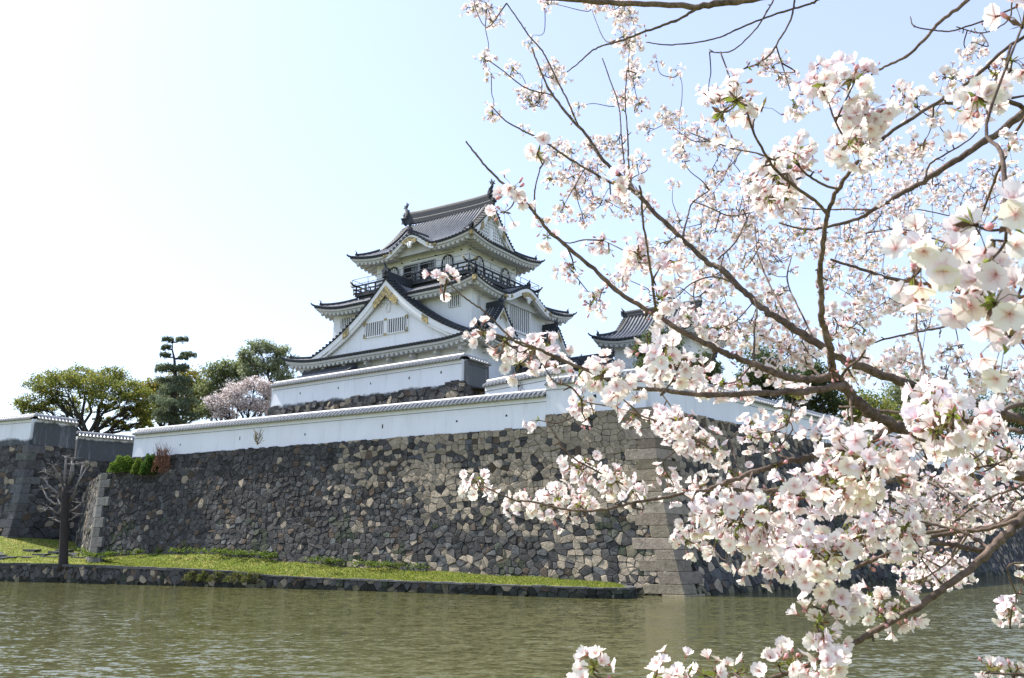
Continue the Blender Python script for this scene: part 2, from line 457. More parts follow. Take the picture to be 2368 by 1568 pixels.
# ---------------------------------------------------------------- the castle keep
CO = np.array([-3.787, 78.0]); CYAW = math.atan2(.83162, .55535)
CM = Matrix.Translation((CO[0], CO[1], 0)) @ Matrix.Rotation(CYAW, 4, 'Z')   # local x = depth to the right, y = along the left face
def CW(x, y, z): return tuple(CM @ Vector((x, y, z)))
MT = dict(tile=TILE, trim=TRIM, dark=DARKW, face=WHITE)
keep = thing('castle_keep', CW(7.6, 9, 11.2), 'white three-storey castle keep with grey tiled roofs and gilt gables', 'castle', rz=CYAW)

def build_roof(r, parent, M, name='roof'):
    t, c = MB(), MB(); r.tiles(t, c)
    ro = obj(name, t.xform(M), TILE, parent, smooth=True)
    obj('eave_end_tiles', c.xform(M), RIDGE, ro)
    d, w, f = MB(), MB(), MB(); r.edge(d, w, f)
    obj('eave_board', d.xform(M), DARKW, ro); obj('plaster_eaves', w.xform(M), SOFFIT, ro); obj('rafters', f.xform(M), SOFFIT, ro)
    return ro
def hips(r, mb, corners=('WS', 'WN', 'ES', 'EN'), w=.3, h=.36):
    for cc in corners:
        a, b = cc; D_ = r.G if r.ridge else r.D
        def P(d):
            x0, x1, y0, y1 = r.R
            x = x0+d if a == 'W' else x1-d; y = y0+d if b == 'S' else y1-d
            t = d
            return np.array((x, y, r.z(a, d, d)))
        ds = np.linspace(D_*1.02, .45, 9); ridge_beam(mb, [P(d)+np.array([0, 0, .04+.0*d]) for d in ds], w, h)
        dirn = (P(.2)-P(1.0)); oni(mb, P(.5)+np.array([0, 0, .18]), dirn[:2], .55)
        ridge_beam(mb, [P(.5), P(.1)+np.array([0, 0, .02]), P(-.12)+np.array([0, 0, .1]), P(-.25)+np.array([0, 0, .25])], w*.6, h*.45)
def walls(name, parent, R, z0, roof, M, mat, sides='WESN'):
    mb = MB(); x0, x1, y0, y1 = R
    for k in sides:
        Lk = (y1-y0) if k in 'WE' else (x1-x0); n = 48; rows = []; uv = []
        for i in range(n+1):
            t = Lk*i/n; x, y = {'W': (x0, y0+t), 'E': (x1, y0+t), 'S': (x0+t, y0), 'N': (x0+t, y1)}[k]
            zt = roof.wall_top(k, t+roof.ov)+.1
            rows.append([(x, y, z0), (x, y, z0+.33*(zt-z0)), (x, y, z0+.66*(zt-z0)), (x, y, zt)]); uv.append([(t, 0), (t, .33), (t, .66), (t, 1)])
        mb.grid(np.array(rows), uv=uv, flip=(k in 'SE'))
    return obj(name, mb.xform(M), mat, parent)
def window(parent, M, T, u0, u1, z0, z1, nb, gold=False, frame=.09, mid=False, bar=None):
    """T(u, out, z) -> local; vertical white bars before a dark opening"""
    f, d, b = MB(), MB(), MB()
    def bx(mb, a0, a1, o0, o1, c0, c1):
        mb.hexa([T(a0, o0, c0), T(a1, o0, c0), T(a1, o1, c0), T(a0, o1, c0), T(a0, o0, c1), T(a1, o0, c1), T(a1, o1, c1), T(a0, o1, c1)])
    bx(d, u0, u1, .01, .025, z0, z1)
    bx(f, u0-frame, u1+frame, -.01, .13, z1, z1+frame); bx(f, u0-frame, u1+frame, -.01, .16, z0-frame, z0)
    bx(f, u0-frame, u0, -.01, .12, z0, z1); bx(f, u1, u1+frame, -.01, .12, z0, z1)
    segs = [(u0, u1)]
    if mid:
        m = (u0+u1)/2; segs = [(u0, m-.2), (m+.2, u1)]; bx(f, m-.2, m+.2, -.01, .12, z0, z1)
    for (a, c) in segs:
        w = bar or (c-a)/(nb*2+1)*.78
        for i in range(nb):
            uc = a+(i+.5)*(c-a)/nb; bx(b, uc-w/2, uc+w/2, .03, .11, z0, z1)
    o = obj('window', f.xform(M), TRIM, parent); obj('window_opening', d.xform(M), DARKIN, o); obj('window_bars', b.xform(M), TRIM, o)
    if gold:
        g = MB()
        for a in (u0-frame-.02, u1+frame+.02):
            for c in (z0-frame-.02, z1+frame+.02):
                g.mark(); sa = 1 if a < (u0+u1)/2 else -1; sc_ = 1 if c < (z0+z1)/2 else -1
                bx(g, min(a, a+sa*.36), max(a, a+sa*.36), .12, .18, min(c, c+sc_*.16), max(c, c+sc_*.16))
                bx(g, min(a, a+sa*.14), max(a, a+sa*.14), .12, .175, min(c, c+sc_*.42), max(c, c+sc_*.42))
        m = (u0+u1)/2
        for c in (z0-frame/2, z1+frame/2): g.mark(); bx(g, m-.17, m+.17, .13, .19, c-.09, c+.09)
        objs('gilt_corner', g.xform(M), GOLD, o)
    return o

# --- first storey: hip-and-gable roof whose huge gable faces left
p1 = lambda d: .25*d+.0172*max(0, d)**2.2
r1 = Roof((-3.7, 18.9, -3.5, 21.1), 20.9, p1, .62, 5.0, ridge='x', G=1.95, ov=1.7)
p2 = lambda d: .36*d+.05*max(0, d)**1.8
r2 = Roof((-1.5, 16.7, -1.5, 19.5), 26.75, p2, .72, 4.6, D=3.15, ov=1.5, kara=(('S', 9.1, 3.9, 1.45, .05), ('N', 9.1, 3.9, 1.45, .05)))
p3 = lambda d: .45*d+.066*d*d
r3 = Roof((1.1, 14.0, .85, 17.2), 32.6, p3, .62, 4.4, ridge='y', G=2.2, ov=1.9, kara=(('W', 7.95, 3.1, 1.55, .06), ('E', 7.95, 3.1, 1.55, .06)))
walls('wall', keep, (-2.0, 17.2, -1.8, 19.8), 11.2, r1, CM, WHITE)
walls('wall', keep, (0, 15.2, 0, 18), 21.0, r2, CM, WHITE)
walls('wall', keep, (3.1, 12.0, 2.95, 15.05), 28.2, r3, CM, WHITE)
R1 = build_roof(r1, keep, CM); R2 = build_roof(r2, keep, CM); R3 = build_roof(r3, keep, CM)

# roof 1 ridges and gables
mb = MB(); hips(r1, mb)
zr = r1.z('W', 12, 1.9)
zt1 = 21.0+p1(12.5)
ridge_beam(mb, [(x, 9, zt1) for x in np.linspace(-2.0, 2.3, 8)], .4, .8); oni(mb, (-2.05, 9, zt1+.35), (-1, 0), 1.15)
ridge_beam(mb, [(x, 9, zt1) for x in np.linspace(12.9, 17.2, 8)], .4, .8); oni(mb, (17.25, 9, zt1+.35), (1, 0), 1.15)
objs('ridge', mb.xform(CM), RIDGE, R1)
zf1 = lambda u: 21.0+p1(max(0, 12.5-abs(u)))
foot1 = 21.0+p1(1.95)+.12
verge(lambda u, v, z: (-3.7+1.95-.3+v, 9+u, z), 12.5, zf1, foot1, MT, R1, M=CM, board=.62, sc=1.15, step=.52)
verge(lambda u, v, z: (18.9-1.95+.3-v, 9+u, z), 12.5, zf1, foot1, MT, R1, M=CM, board=.62, sc=1.15, step=.52, gold=False)
window(keep, CM, lambda u, o, z: (-3.7+1.95-.3+.52-o, 9+u, z), -2.55, 2.95, 23.05, 24.45, 9, gold=True, frame=.1, mid=True)

# small gables on the right-hand slope of roof 1
def dormer(cx, py, pk, hw, drop, depth, parent, facing=-1):
    pf = lambda u: pk-drop*(1-(max(0, 1-abs(u)/hw))**1.45) if abs(u) < hw else pk-drop
    t = MB()
    def T(u, v, z): return (cx+u, py+(v if facing < 0 else -v), z)
    n = 20; nv = int(depth/.34)
    vs = []; hs = []
    for i in range(nv):
        c = (i+.5)*depth/nv
        for o_, h in zip(OFF, OFH): vs.append(c+o_*depth/nv); hs.append(h)
    for sg in (-1, 1):
        G_ = [[T(sg*hw*j/n, v, pf(hw*j/n)+h) for j in range(n+1)] for v, h in zip(vs, hs)]
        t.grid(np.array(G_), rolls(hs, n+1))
    tr_ = MB(); ridge_beam(tr_, [T(0, v, pk) for v in np.linspace(0, depth, 6)], .36, .5); oni(tr_, T(0, .1, pk+.25), (0, facing), .75)
    o = obj('small_gable', t.xform(CM), TILE, parent); obj('small_gable_ridge', tr_.xform(CM), RIDGE, parent)
    verge(lambda u, v, z: T(u, v-.15, z), hw, pf, pk-drop+.12, MT, parent, M=CM, board=.34, sc=.62, step=.34)
    return o
for cx in (2.5, 12.7):
    dormer(cx, -1.75, 25.2, 2.75, 2.75, 2.2, R1)
for cx in (2.5, 12.7):
    dormer(cx, 19.75, 25.2, 2.75, 2.75, 2.2, R1, facing=1)

# roof 2
mb = MB(); hips(r2, mb)
for (yy, dy, s_) in ((-1.5, 1, -1), (19.5, -1, 1)):
    ridge_beam(mb, [(7.6, yy+dy*d, 26.75+1.45+.05*d+.02) for d in np.linspace(0, 2.6, 6)], .32, .4); oni(mb, (7.6, yy, 28.35), (0, s_), .7)
objs('ridge', mb.xform(CM), RIDGE, R2)
# roof 3
mb = MB(); hips(r3, mb); zt3 = 32.75+p3(6.35)
ridge_beam(mb, [(7.55, y, zt3+.03*(y-4)+.2*((y-9.03)/6)**4) for y in np.linspace(2.75, 15.3, 16)], .27, 1.25)
oni(mb, (7.55, 2.8, zt3+.55), (0, -1), 1.0); oni(mb, (7.55, 15.25, zt3+.55), (0, 1), 1.0)
for (xx, dx, s_) in ((1.2, 1, -1), (13.9, -1, 1)):
    ridge_beam(mb, [(xx+dx*d, 8.9, 32.75+1.55+.06*d+.02) for d in np.linspace(0, 2.9, 6)], .34, .42); oni(mb, (xx, 8.9, 34.5), (s_, 0), .75)
objs('ridge', mb.xform(CM), RIDGE, R3)
zf3 = lambda u: 32.75+p3(max(0, 6.35-abs(u)))
MT3 = dict(MT); MT3['face'] = LATTICE
foot3 = 32.75+p3(2.2)+.1
for (yy, sg) in ((.95+2.2-.3, 1), (17.1-2.2+.3, -1)):
    Tv = lambda u, v, z, yy=yy, sg=sg: (7.55+u, yy+sg*v, z)
    verge(Tv, 6.35, zf3, foot3, MT3, R3, M=CM, board=.5, sc=.9, step=.40)
    lt = MB()
    for i in range(-7, 8):
        u = i*.36; zt_ = zf3(u)-1.15
        if zt_ > foot3: lt.beam(Tv(u, .34, foot3-.1), Tv(u, .34, zt_), .13, .08, up=(0, 1, 0))
    for j in range(9):
        z = foot3+.25+j*.36
        uu = 0
        while zf3(uu)-1.1 > z and uu < 6: uu += .05
        if uu > .2: lt.beam(Tv(-uu, .36, z), Tv(uu, .36, z), .08, .12)
    lt.beam(Tv(0, .28, foot3), Tv(0, .28, foot3+1.4), .55, .1, up=(0, 1, 0))
    obj('gable_lattice', lt.xform(CM), TRIM, R3)

# curved-gable boards with gilt fittings under the wavy eaves
def kara_board(T, w, h, zE, parent):
    b, g, s_ = MB(), MB(), MB()
    us = np.linspace(-w*1.02, w*1.02, 60)
    def zz(u):
        a = abs(u)/w
        if a >= 1: return zE
        K = (.5*(1+math.cos(math.pi*a)))**.85
        return zE+h*K-.12*math.sin(math.pi*a)*(1-a)
    for (o0, o1, d0, d1) in ((.06, -.12, .10, .42), (.0, -.3, .42, .68)):
        b.grid(np.array([[T(u, o0-.13, zz(u)-d0), T(u, o0, zz(u)-d0), T(u, o0, zz(u)-d1), T(u, o1-.1, zz(u)-d1)] for u in us]))
    # face in the curve, set back
    s_.grid(np.array([[T(u, -.9, min(zE-.45, zz(u)-.5)), T(u, -.9, zz(u)-.4)] for u in us]))
    for uc, L_ in ((-w*.80, .14), (w*.80, .14)):
        g.mark(); g.tube([T(uc, .02, zz(uc)-.3), T(uc, .13, zz(uc)-.3)], .16, 9)
    for uc in (-w*1.04, w*1.04):
        g.mark(); g.hexa([T(uc-.3, .0, zE-.42), T(uc+.3, .0, zE-.42), T(uc+.3, .1, zE-.42), T(uc-.3, .1, zE-.42), T(uc-.3, .0, zE-.2), T(uc+.3, .0, zE-.2), T(uc+.3, .1, zE-.2), T(uc-.3, .1, zE-.2)])
    pts = [(u, zz(u)-.45) for u in np.linspace(-.32*w, .32*w, 9)]+[(u, zz(u)-.98+(.16 if i % 2 else 0)) for i, u in enumerate(np.linspace(.26*w, -.26*w, 9))]
    f = [T(a, .10, c) for a, c in pts]; k = [T(a, .02, c) for a, c in pts]; n = len(pts)
    g.mark(); g.add(f+k, [tuple(range(n)), tuple(range(2*n-1, n-1, -1))]+[(i, (i+1) % n, (i+1) % n+n, i+n) for i in range(n)])
    r = MB()
    for sg in (-1, 1):
        r.tube([T(0, -.02, zE+h-1.0), T(sg*.4, -.02, zE+h-1.12), T(sg*.75, -.02, zE+h-1.0)], [.16, .15, .05], 6)
        r.tube([T(sg*.15, -.02, zE+h-1.1), T(sg*.12, -.02, zE+h-1.5), T(0, -.02, zE+h-1.62)], [.16, .12, .08], 6)
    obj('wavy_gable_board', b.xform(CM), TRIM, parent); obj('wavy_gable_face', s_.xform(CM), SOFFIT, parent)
    objs('gilt_fitting', g.xform(CM), GOLD, parent); obj('pendant_relief', r.xform(CM), RELIEF, parent, smooth=True)
kara_board(lambda u, o, z: (1.2-o, 8.9+u, z), 3.1, 1.55, 32.75, R3)
kara_board(lambda u, o, z: (7.6+u, -1.5-o, z), 3.9, 1.45, 26.75, R2)
gc = MB()
for r, cx, cy in ((r1, -3.7, -3.5), (r2, -1.5, -1.5), (r3, 1.2, .95)):
    z = r.z('W', .05, 0); gc.mark()
    gc.hexa([(cx-.06, cy-.06, z-.62), (cx+.22, cy-.10, z-.66), (cx+.3, cy+.3, z-.66), (cx-.10, cy+.3, z-.66), (cx-.02, cy-.02, z-.16), (cx+.3, cy-.06, z-.2), (cx+.3, cy+.3, z-.2), (cx-.06, cy+.3, z-.2)])
objs('gilt_corner_cap', gc.xform(CM), GOLD, keep)

# windows
WL = lambda x0: (lambda u, o, z: (x0-o, u, z)); WR = lambda y0: (lambda u, o, z: (u, y0-o, z))
window(keep, CM, WL(0), 1.25, 2.65, 25.05, 26.15, 6, frame=.03)
window(keep, CM, WL(0), 15.4, 16.9, 25.05, 26.05, 6, frame=.03)
window(keep, CM, WR(0), .7, 1.3, 25.05, 26.1, 3, frame=.03); window(keep, CM, WR(0), 13.2, 13.8, 25.05, 26.1, 3, frame=.03)
bay = MB(); bay.box((5.35, -.32, 23.2), (9.85, .0, 27.3)); bo = obj('window_bay', bay.xform(CM), WHITE, keep)
window(keep, CM, WR(-.32), 5.65, 9.55, 23.9, 26.35, 11, frame=.2)
for u in (3.0, 5.2, 7.4, 9.6):
    o = MB(); o.box((u, -1.83, 18.9), (u+.75, -1.79, 19.9)); obj('window', o.xform(CM), DARKIN, keep)
# bell-shaped windows and the doors of the top storey
def bell(T, c, z0, h, w):
    n = 14; o, d, b = MB(), MB(), MB()
    pr = []
    for i in range(n+1):
        a = i/n; uu = w/2*(1.0-.28*a**1.3) if a < .62 else w/2*.84*math.sqrt(max(0, 1-((a-.62)/.38)**2))
        pr.append((uu, z0+h*a))
    L_ = [(-u, z) for u, z in pr]+[(u, z) for u, z in pr[::-1]]
    o.grid(np.array([[T(c+u*1.17, .10, z0+(z-z0)*1.06), T(c+u, .10, z), T(c+u, .02, z)] for u, z in L_]))
    d.add([T(c+u, .02, z) for u, z in L_], [tuple(range(len(L_)))])
    for i in range(5):
        u = (i-2)*w*.155; zt = z0+h*(.97 if abs(i-2) < 1 else .9 if abs(i-2) < 2 else .74)
        b.beam(T(c+u, .06, z0), T(c+u, .06, zt), w*.085, .06, up=(.7, .7, 0))
    b.beam(T(c-w*.5, .08, z0-.04), T(c+w*.5, .08, z0-.04), .1, .1)
    x = obj('bell_window', o.xform(CM), DARKW, keep); obj('window_opening', d.xform(CM), DARKIN, x); obj('window_bars', b.xform(CM), TRIM, x)
for c in (5.35, 12.6): bell(WL(3.1), c, 30.0, 1.75, 1.5)
for c in (5.2, 9.9): bell(WR(2.95), c, 29.95, 1.75, 1.5)
dr, di, sh = MB(), MB(), MB()
T = WL(3.1)
for a, b_ in ((7.0, 9.0), (9.15, 11.2)):
    di.hexa([T(a, .01, 29.1), T(b_, .01, 29.1), T(b_, .03, 29.1), T(a, .03, 29.1), T(a, .01, 31.55), T(b_, .01, 31.55), T(b_, .03, 31.55), T(a, .03, 31.55)])
    for q in (a, b_): dr.beam(T(q, .07, 29.1), T(q, .07, 31.65), .12, .12, up=(1, 0, 0))
    dr.beam(T(a, .07, 31.6), T(b_, .07, 31.6), .13, .13)
    m0 = a if a == 7.0 else a+.1
    for i in range(4): sh.beam(T(m0+.12+i*.22, .06, 29.2), T(m0+.12+i*.22, .06, 31.5), .04, .03, up=(1, 0, 0))
    for j in range(7): sh.beam(T(m0+.1, .06, 29.4+j*.33), T(m0+.85, .06, 29.4+j*.33), .03, .04)
o = obj('door', dr.xform(CM), LATTICE, keep); obj('door_opening', di.xform(CM), DARKIN, o); obj('door_lattice', sh.xform(CM), LATTICE, o)
tl = MB(); tl.beam((3.07, 4.6, 32.0), (3.07, 10.2, 32.0), .05, .05)
for u in (3.6, 6.9, 9.1, 11.4): tl.tube([(3.1, u, 32.0), (2.9, u, 32.0)], .06, 6)
for u in (3.5, 7.4, 11.4): tl.tube([(u, 2.95, 32.0), (u, 2.75, 32.0)], .06, 6)
obj('wall_hooks', tl.xform(CM), DARKW, keep)
br = MB()
for i in range(8):
    y = -1.0+i*2.85; br.box((-2.9, y, 19.95), (-2.0, y+.32, 20.3))
br.box((-2.95, -1.6, 20.3), (-2.7, 19.6, 20.5)); br.box((-1.6, -2.95, 20.3), (17.0, -2.7, 20.5))
for i in range(7): x = -.8+i*2.9; br.box((x, -2.9, 19.95), (x+.32, -1.8, 20.3))
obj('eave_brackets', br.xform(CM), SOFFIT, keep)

# balcony
B0, B1, A0, A1 = 1.55, 13.65, 1.55, 16.45
bl = MB(); bl.box((B0-.1, A0-.1, 28.75), (B1+.1, A1+.1, 29.0)); bl.box((B0+.2, A0+.2, 28.1), (B1-.2, A1-.2, 28.75))
bal = obj('balcony', bl.xform(CM), DARKW, keep)
rl, gt, sf = MB(), MB(), MB()
cor = [(B0, A0), (B0, A1), (B1, A1), (B1, A0)]
for i in range(4):
    p, q = np.array(cor[i]), np.array(cor[(i+1) % 4]); d = (q-p)/np.linalg.norm(q-p); Lq = np.linalg.norm(q-p)
    for z, ex, w in ((29.12, .25, .13), (29.5, .35, .11), (29.95, .65, .14)):
        a, b_ = p-d*ex, q+d*ex
        rl.beam((*a, z), (*b_, z), w, w)
        if ex > .5:
            for e, dd in ((a, -d), (b_, d)):
                pts = [(*(e-dd*.25), z), (*(e+dd*.1), z+.1), (*(e+dd*.32), z+.32)]; rl.tube(pts[:2], .09, 6); gt.tube(pts[1:], [.1, .07], 6)
        else:
            for e, dd in ((a, -d), (b_, d)): gt.beam((*(e-dd*.0), z), (*(e+dd*.1), z), w*1.15, w*1.15)
    n = int(Lq/1.25)
    for j in range(n+1):
        c = p+d*Lq*j/n
        rl.beam((*c, 29.0), (*c, 29.95), .13, .13, up=(*d, 0))
        if j < n:
            c2 = c+d*Lq/n/2; rl.beam((*c2, 29.15), (*c2, 29.5), .12, .1, up=(*d, 0)); gt.beam((*(c2-d*.2), 29.56), (*(c2+d*.2), 29.56), .11, .06)
    out = np.array([-d[1], d[0]])*(1 if i in (0,) else 1)
    m = (np.array([(B0+B1)/2, (A0+A1)/2])-(p+q)/2); out = -m/np.linalg.norm(m)
    a, b_ = p+out*.32-d*.32, q+out*.32+d*.32
    for z in (30.05, 30.6): sf.beam((*a, z), (*b_, z), .045, .045)
    for j in range(8):
        c = a+(b_-a)*j/7; sf.beam((*(c-out*.25), 28.9), (*c, 30.6), .045, .045, up=(*d, 0))
obj('railing', rl.xform(CM), DARKW, bal); obj('gilt_rail_tips', gt.xform(CM), GOLD, bal); obj('safety_rail', sf.xform(CM), STEEL, bal)

# fish-shaped ridge ornaments
def fish(y, s_):
    m = MB(); base = np.array((7.55, y, zt3+1.15))
    pts = [(0, 0, -.3), (0, .12, .1), (0, .15, .5), (0, .02, .9), (0, -.22, 1.25), (0, -.25, 1.6), (0, -.05, 1.95)]
    base = base-np.array([0, 0, .0]); P = [base+.8*np.array((a, -s_*b, c)) for a, b, c in pts]
    m.tube(P, [.30, .34, .28, .22, .16, .10, .04], 9)
    def fin(pl, th=.05):
        f = [base+.8*np.array((-th, -s_*b, c)) for b, c in pl]; k = [base+.8*np.array((th, -s_*b, c)) for b, c in pl]; n = len(pl)
        m.add(f+k, [tuple(range(n)), tuple(range(2*n-1, n-1, -1))]+[(i, (i+1) % n, (i+1) % n+n, i+n) for i in range(n)])
    fin([(-.2, 1.35), (-.75, 1.5), (-.5, 1.62), (-.62, 1.95), (-.3, 1.8), (-.1, 2.35), (.05, 1.9), (.3, 2.1), (.02, 1.5)])
    fin([(.1, .4), (.5, .75), (.25, .8), (.4, 1.1), (.0, 1.0)]); fin([(-.1, .2), (-.5, .35), (-.35, .6), (-.1, .55)])
    m.tube([base+np.array((0, -s_*-.1, -.1)), base+np.array((0, -s_*-.45, -.25))], [.26, .2], 8)
    return m
for y, s_ in ((3.2, -1), (14.85, 1)):
    obj('fish_ornament', fish(y, s_).xform(CM), RIDGE, keep)
# ---------------------------------------------------------------- stone walls built stone by stone
def clip(poly, a, b, c):                     # keep a*x+b*y <= c
    out = []; n = len(poly)
    for i in range(n):
        p, q = poly[i], poly[(i+1) % n]; dp = a*p[0]+b*p[1]-c; dq = a*q[0]+b*q[1]-c
        if dp <= 0: out.append(p)
        if (dp < 0 < dq) or (dq < 0 < dp):
            t = dp/(dp-dq); out.append((p[0]+t*(q[0]-p[0]), p[1]+t*(q[1]-p[1])))
    return out
TAN = np.array([.34, .285, .212]); BAS = np.array([.060, .057, .054]); BRN = np.array([.15, .115, .085]); GRY = np.array([.15, .152, .148])
def stone_face(mb, P, S, z0, top, w, h, seed, pale, jit=.38, skip=None, rough=.06, drop=.12, gap=.010, round_=.8, jf=None):
    """cells of an irregular rubble wall in (s, z); P(s, z) -> point, outward normal"""
    r = random.Random(seed); nc = int(S/w)+3; nr = int((max(top(s) for s in np.linspace(0, S, 30))-z0)/h)+3
    seeds = {}
    for i in range(-1, nr):
        off = r.random()
        for j in range(-2, nc):
            if r.random() < (drop if i*h > 3.2 else drop*2): continue
            jj = jit*(jf((j+.5)*w, z0+(i+.5)*h) if jf else 1)
            seeds[(i, j)] = ((j+off+r.uniform(-jj, jj))*w, z0+(i+.5+r.uniform(-jj, jj)*.9)*h)
            if r.random() < .26: q_ = seeds[(i, j)]; a_ = r.uniform(0, 6.28); seeds[(i, j+.5)] = (q_[0]+math.cos(a_)*w*.42, q_[1]+math.sin(a_)*h*.42)
    for (i, j), (sx, sz) in seeds.items():
        if not (-w < sx < S+w): continue
        poly = [(sx-1.6*w, sz-1.8*h), (sx+1.6*w, sz-1.8*h), (sx+1.6*w, sz+1.8*h), (sx-1.6*w, sz+1.8*h)]
        for di in (-2, -1, 0, 1, 2):
            for dj in (-3, -2.5, -2, -1.5, -1, -.5, 0, .5, 1, 1.5, 2, 2.5, 3):
                if (di, dj) == (0, 0): continue
                q = seeds.get((i+di, j+dj))
                if q is None: continue
                a, b = q[0]-sx, (q[1]-sz)*1.25
                # metric slightly taller-than-wide so cells lie flat
                c = (q[0]**2-sx**2)/2+1.25*(q[1]**2-sz**2)/2
                poly = clip(poly, a, b, c)
                if len(poly) < 3: break
            if len(poly) < 3: break
        if len(poly) < 3: continue
        tt = top(min(max(sx, 0), S))+r.uniform(-.06, .03)
        for c_ in ((-1, 0, 0), (1, 0, S), (0, -1, -z0), (0, 1, tt)):
            poly = clip(poly, *c_)
            if len(poly) < 3: break
        if len(poly) < 3: continue
        A = np.array(poly); cen = A.mean(0)
        ext = A.max(0)-A.min(0)
        if ext.min() < .09: continue
        if skip and skip(cen[0], cen[1]): continue
        # corner cutting makes the stones rounder
        B_ = []; n = len(A)
        for k in range(n):
            p, q = A[k], A[(k+1) % n]
            if np.linalg.norm(q-p) < .05: continue
            e = .07
            B_.append(p+(q-p)*e); B_.append(p+(q-p)*(1-e))
        if len(B_) < 4: continue
        A = np.array(B_); rad = np.maximum(.05, np.linalg.norm(A-cen, axis=1))[:, None]
        R0 = cen+(A-cen)*(1-gap/rad); R1 = cen+(A-cen)*(1-gap/rad)*.985; R2 = cen+(A-cen)*(1-np.minimum(.045, rad*.3)/rad)*.98
        d1 = r.uniform(-.01, .9*rough); d2 = d1+r.uniform(.012, .028); tx, tz = r.gauss(0, .06), r.gauss(0, .09)
        o, N = P(cen[0], cen[1]); o = np.array(o); N = np.array(N)
        e = .02; ds = (np.array(P(cen[0]+e, cen[1])[0])-o)/e; dz = (np.array(P(cen[0], cen[1]+e)[0])-o)/e
        def pt(q, d): u = q-cen; return o+ds*u[0]+dz*u[1]+N*(d+u[0]*tx+u[1]*tz)
        m = len(A)
        V = [pt(q, -.16) for q in R0]+[pt(q, d1) for q in R1]+[pt(q, d2+r.uniform(-.01, .01)) for q in R2]+[pt(cen+A.std(0)*np.array([r.uniform(-.5, .5), r.uniform(-.5, .5)]), d2+r.uniform(-.01, .02))]
        F = [(k, (k+1) % m, m+(k+1) % m, m+k) for k in range(m)]+[(m+k, m+(k+1) % m, 2*m+(k+1) % m, 2*m+k) for k in range(m)]+[(2*m+k, 2*m+(k+1) % m, 3*m) for k in range(m)]
        x = r.random(); pp = pale(cen[0], cen[1]); dim = pp < .035
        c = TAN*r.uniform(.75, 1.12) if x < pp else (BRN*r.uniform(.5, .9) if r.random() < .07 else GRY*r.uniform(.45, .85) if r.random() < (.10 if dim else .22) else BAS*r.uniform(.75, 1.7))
        if cen[1] < .32: c = c*np.array((.45, .5, .42))              # wet, algae-dark waterline course
        elif cen[1] < 5 and fnoise(cen[0]*1.7+3, cen[1]*1.2) > .45 and r.random() < .5: c = c*.6+np.array((.012, .022, .004))
        mb.add(V, F, c)
def backing(mb, P, S, z0, top, n=40):
    G_ = []
    for s in np.linspace(0, S, n):
        t = top(s); G_.append([np.array(P(s, z)[0])-np.array(P(s, z)[1])*.10 for z in np.linspace(z0, t-.05, 8)])
    mb.grid(np.array(G_), (.03, .03, .028))
class Face:
    """ruled wall face between two leaning edges E0(z), E1(z)"""
    def __init__(s, E0, E1, N, S): s.E0, s.E1, s.N, s.S = E0, E1, np.array([N[0], N[1], .18]), S; s.N /= np.linalg.norm(s.N)
    def __call__(s, t, z):
        a, b = s.E0(z), s.E1(z); k = t/s.S; return (a[0]+(b[0]-a[0])*k, a[1]+(b[1]-a[1])*k, z), s.N
def lean(T, out, H, pw=1.9):
    return lambda z: (T[0]+out[0]*max(0, 1-z/H)**pw, T[1]+out[1]*max(0, 1-z/H)**pw)
def quoins(mb, E, dl, dr, z0, z1, seed, h=.72, col=TAN, l=(1.3, 2.2), proud=.10):
    r = random.Random(seed); z = z0; i = 0; dl = np.array([*dl, 0]); dr = np.array([*dr, 0]); ext = []
    out = -(dl+dr); out /= np.linalg.norm(out)
    while z < z1-.2:
        hh = min(h*r.uniform(.85, 1.15), z1-z); a = l[1]*r.uniform(.85, 1.15) if i % 2 else l[0]*r.uniform(.9, 1.2); b = l[0]*r.uniform(.9, 1.2) if i % 2 else l[1]*r.uniform(.85, 1.15)
        c = col*r.uniform(.62, 1.08)*np.array([1, r.uniform(.96, 1.03), r.uniform(.92, 1.06)])
        def ring(zz, g):
            x, y = E(zz); p = np.array([x, y, zz])+out*(proud*1.2-g)
            k = a; m = b
            return [p+dl*(k-g), p+dl*.07, p+dr*.07, p+dr*(m-g), p+dr*(m-g)-out*.5, p+dl*(k-g)-out*.5]
        R = [ring(z+.010, .022), ring(z+.032, 0), ring(z+hh-.032, 0), ring(z+hh-.010, .022)]
        V = [q for rr in R for q in rr]; F = [tuple(range(5, -1, -1)), tuple(range(18, 24))]
        for k in range(3):
            for j in range(6): F.append((k*6+j, k*6+(j+1) % 6, k*6+6+(j+1) % 6, k*6+6+j))
        mb.add(V, F, c); ext.append((z, z+hh, a, b)); z += hh; i += 1
    return ext

# ---- the great bastion below the keep
T0 = (8.80, 53.37); DL = (-.875, .484); DR = (.68, .733); HB = 11.3
Ec = lean(T0, (1.02, -2.27), HB); El = lean((T0[0]+DL[0]*48.6, T0[1]+DL[1]*48.6), (-.85, -1.55), HB); Er = lean((T0[0]+DR[0]*120, T0[1]+DR[1]*120), (1.7, -1.55), HB)
FL = Face(Ec, El, (-.484, -.875), 48.6); FR = Face(Ec, Er, (.733, -.68), 120)
topL = lambda s: 11.3 if s < 7.45 else 10.55
def fnoise(x, y): return math.sin(x*.9+1.3*math.sin(y*.7))*.5+math.sin(x*.37-y*.8+2)*.35+math.sin(x*1.9+y*1.3)*.2
def paleL(s, z):
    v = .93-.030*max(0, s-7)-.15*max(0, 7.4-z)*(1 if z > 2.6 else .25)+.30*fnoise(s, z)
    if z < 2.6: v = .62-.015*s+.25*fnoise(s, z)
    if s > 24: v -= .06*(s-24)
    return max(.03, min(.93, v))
bast = thing('stone_rampart', (T0[0], T0[1], 0), 'tall moat rampart of pale and dark fitted stones below the long white wall', 'rampart')
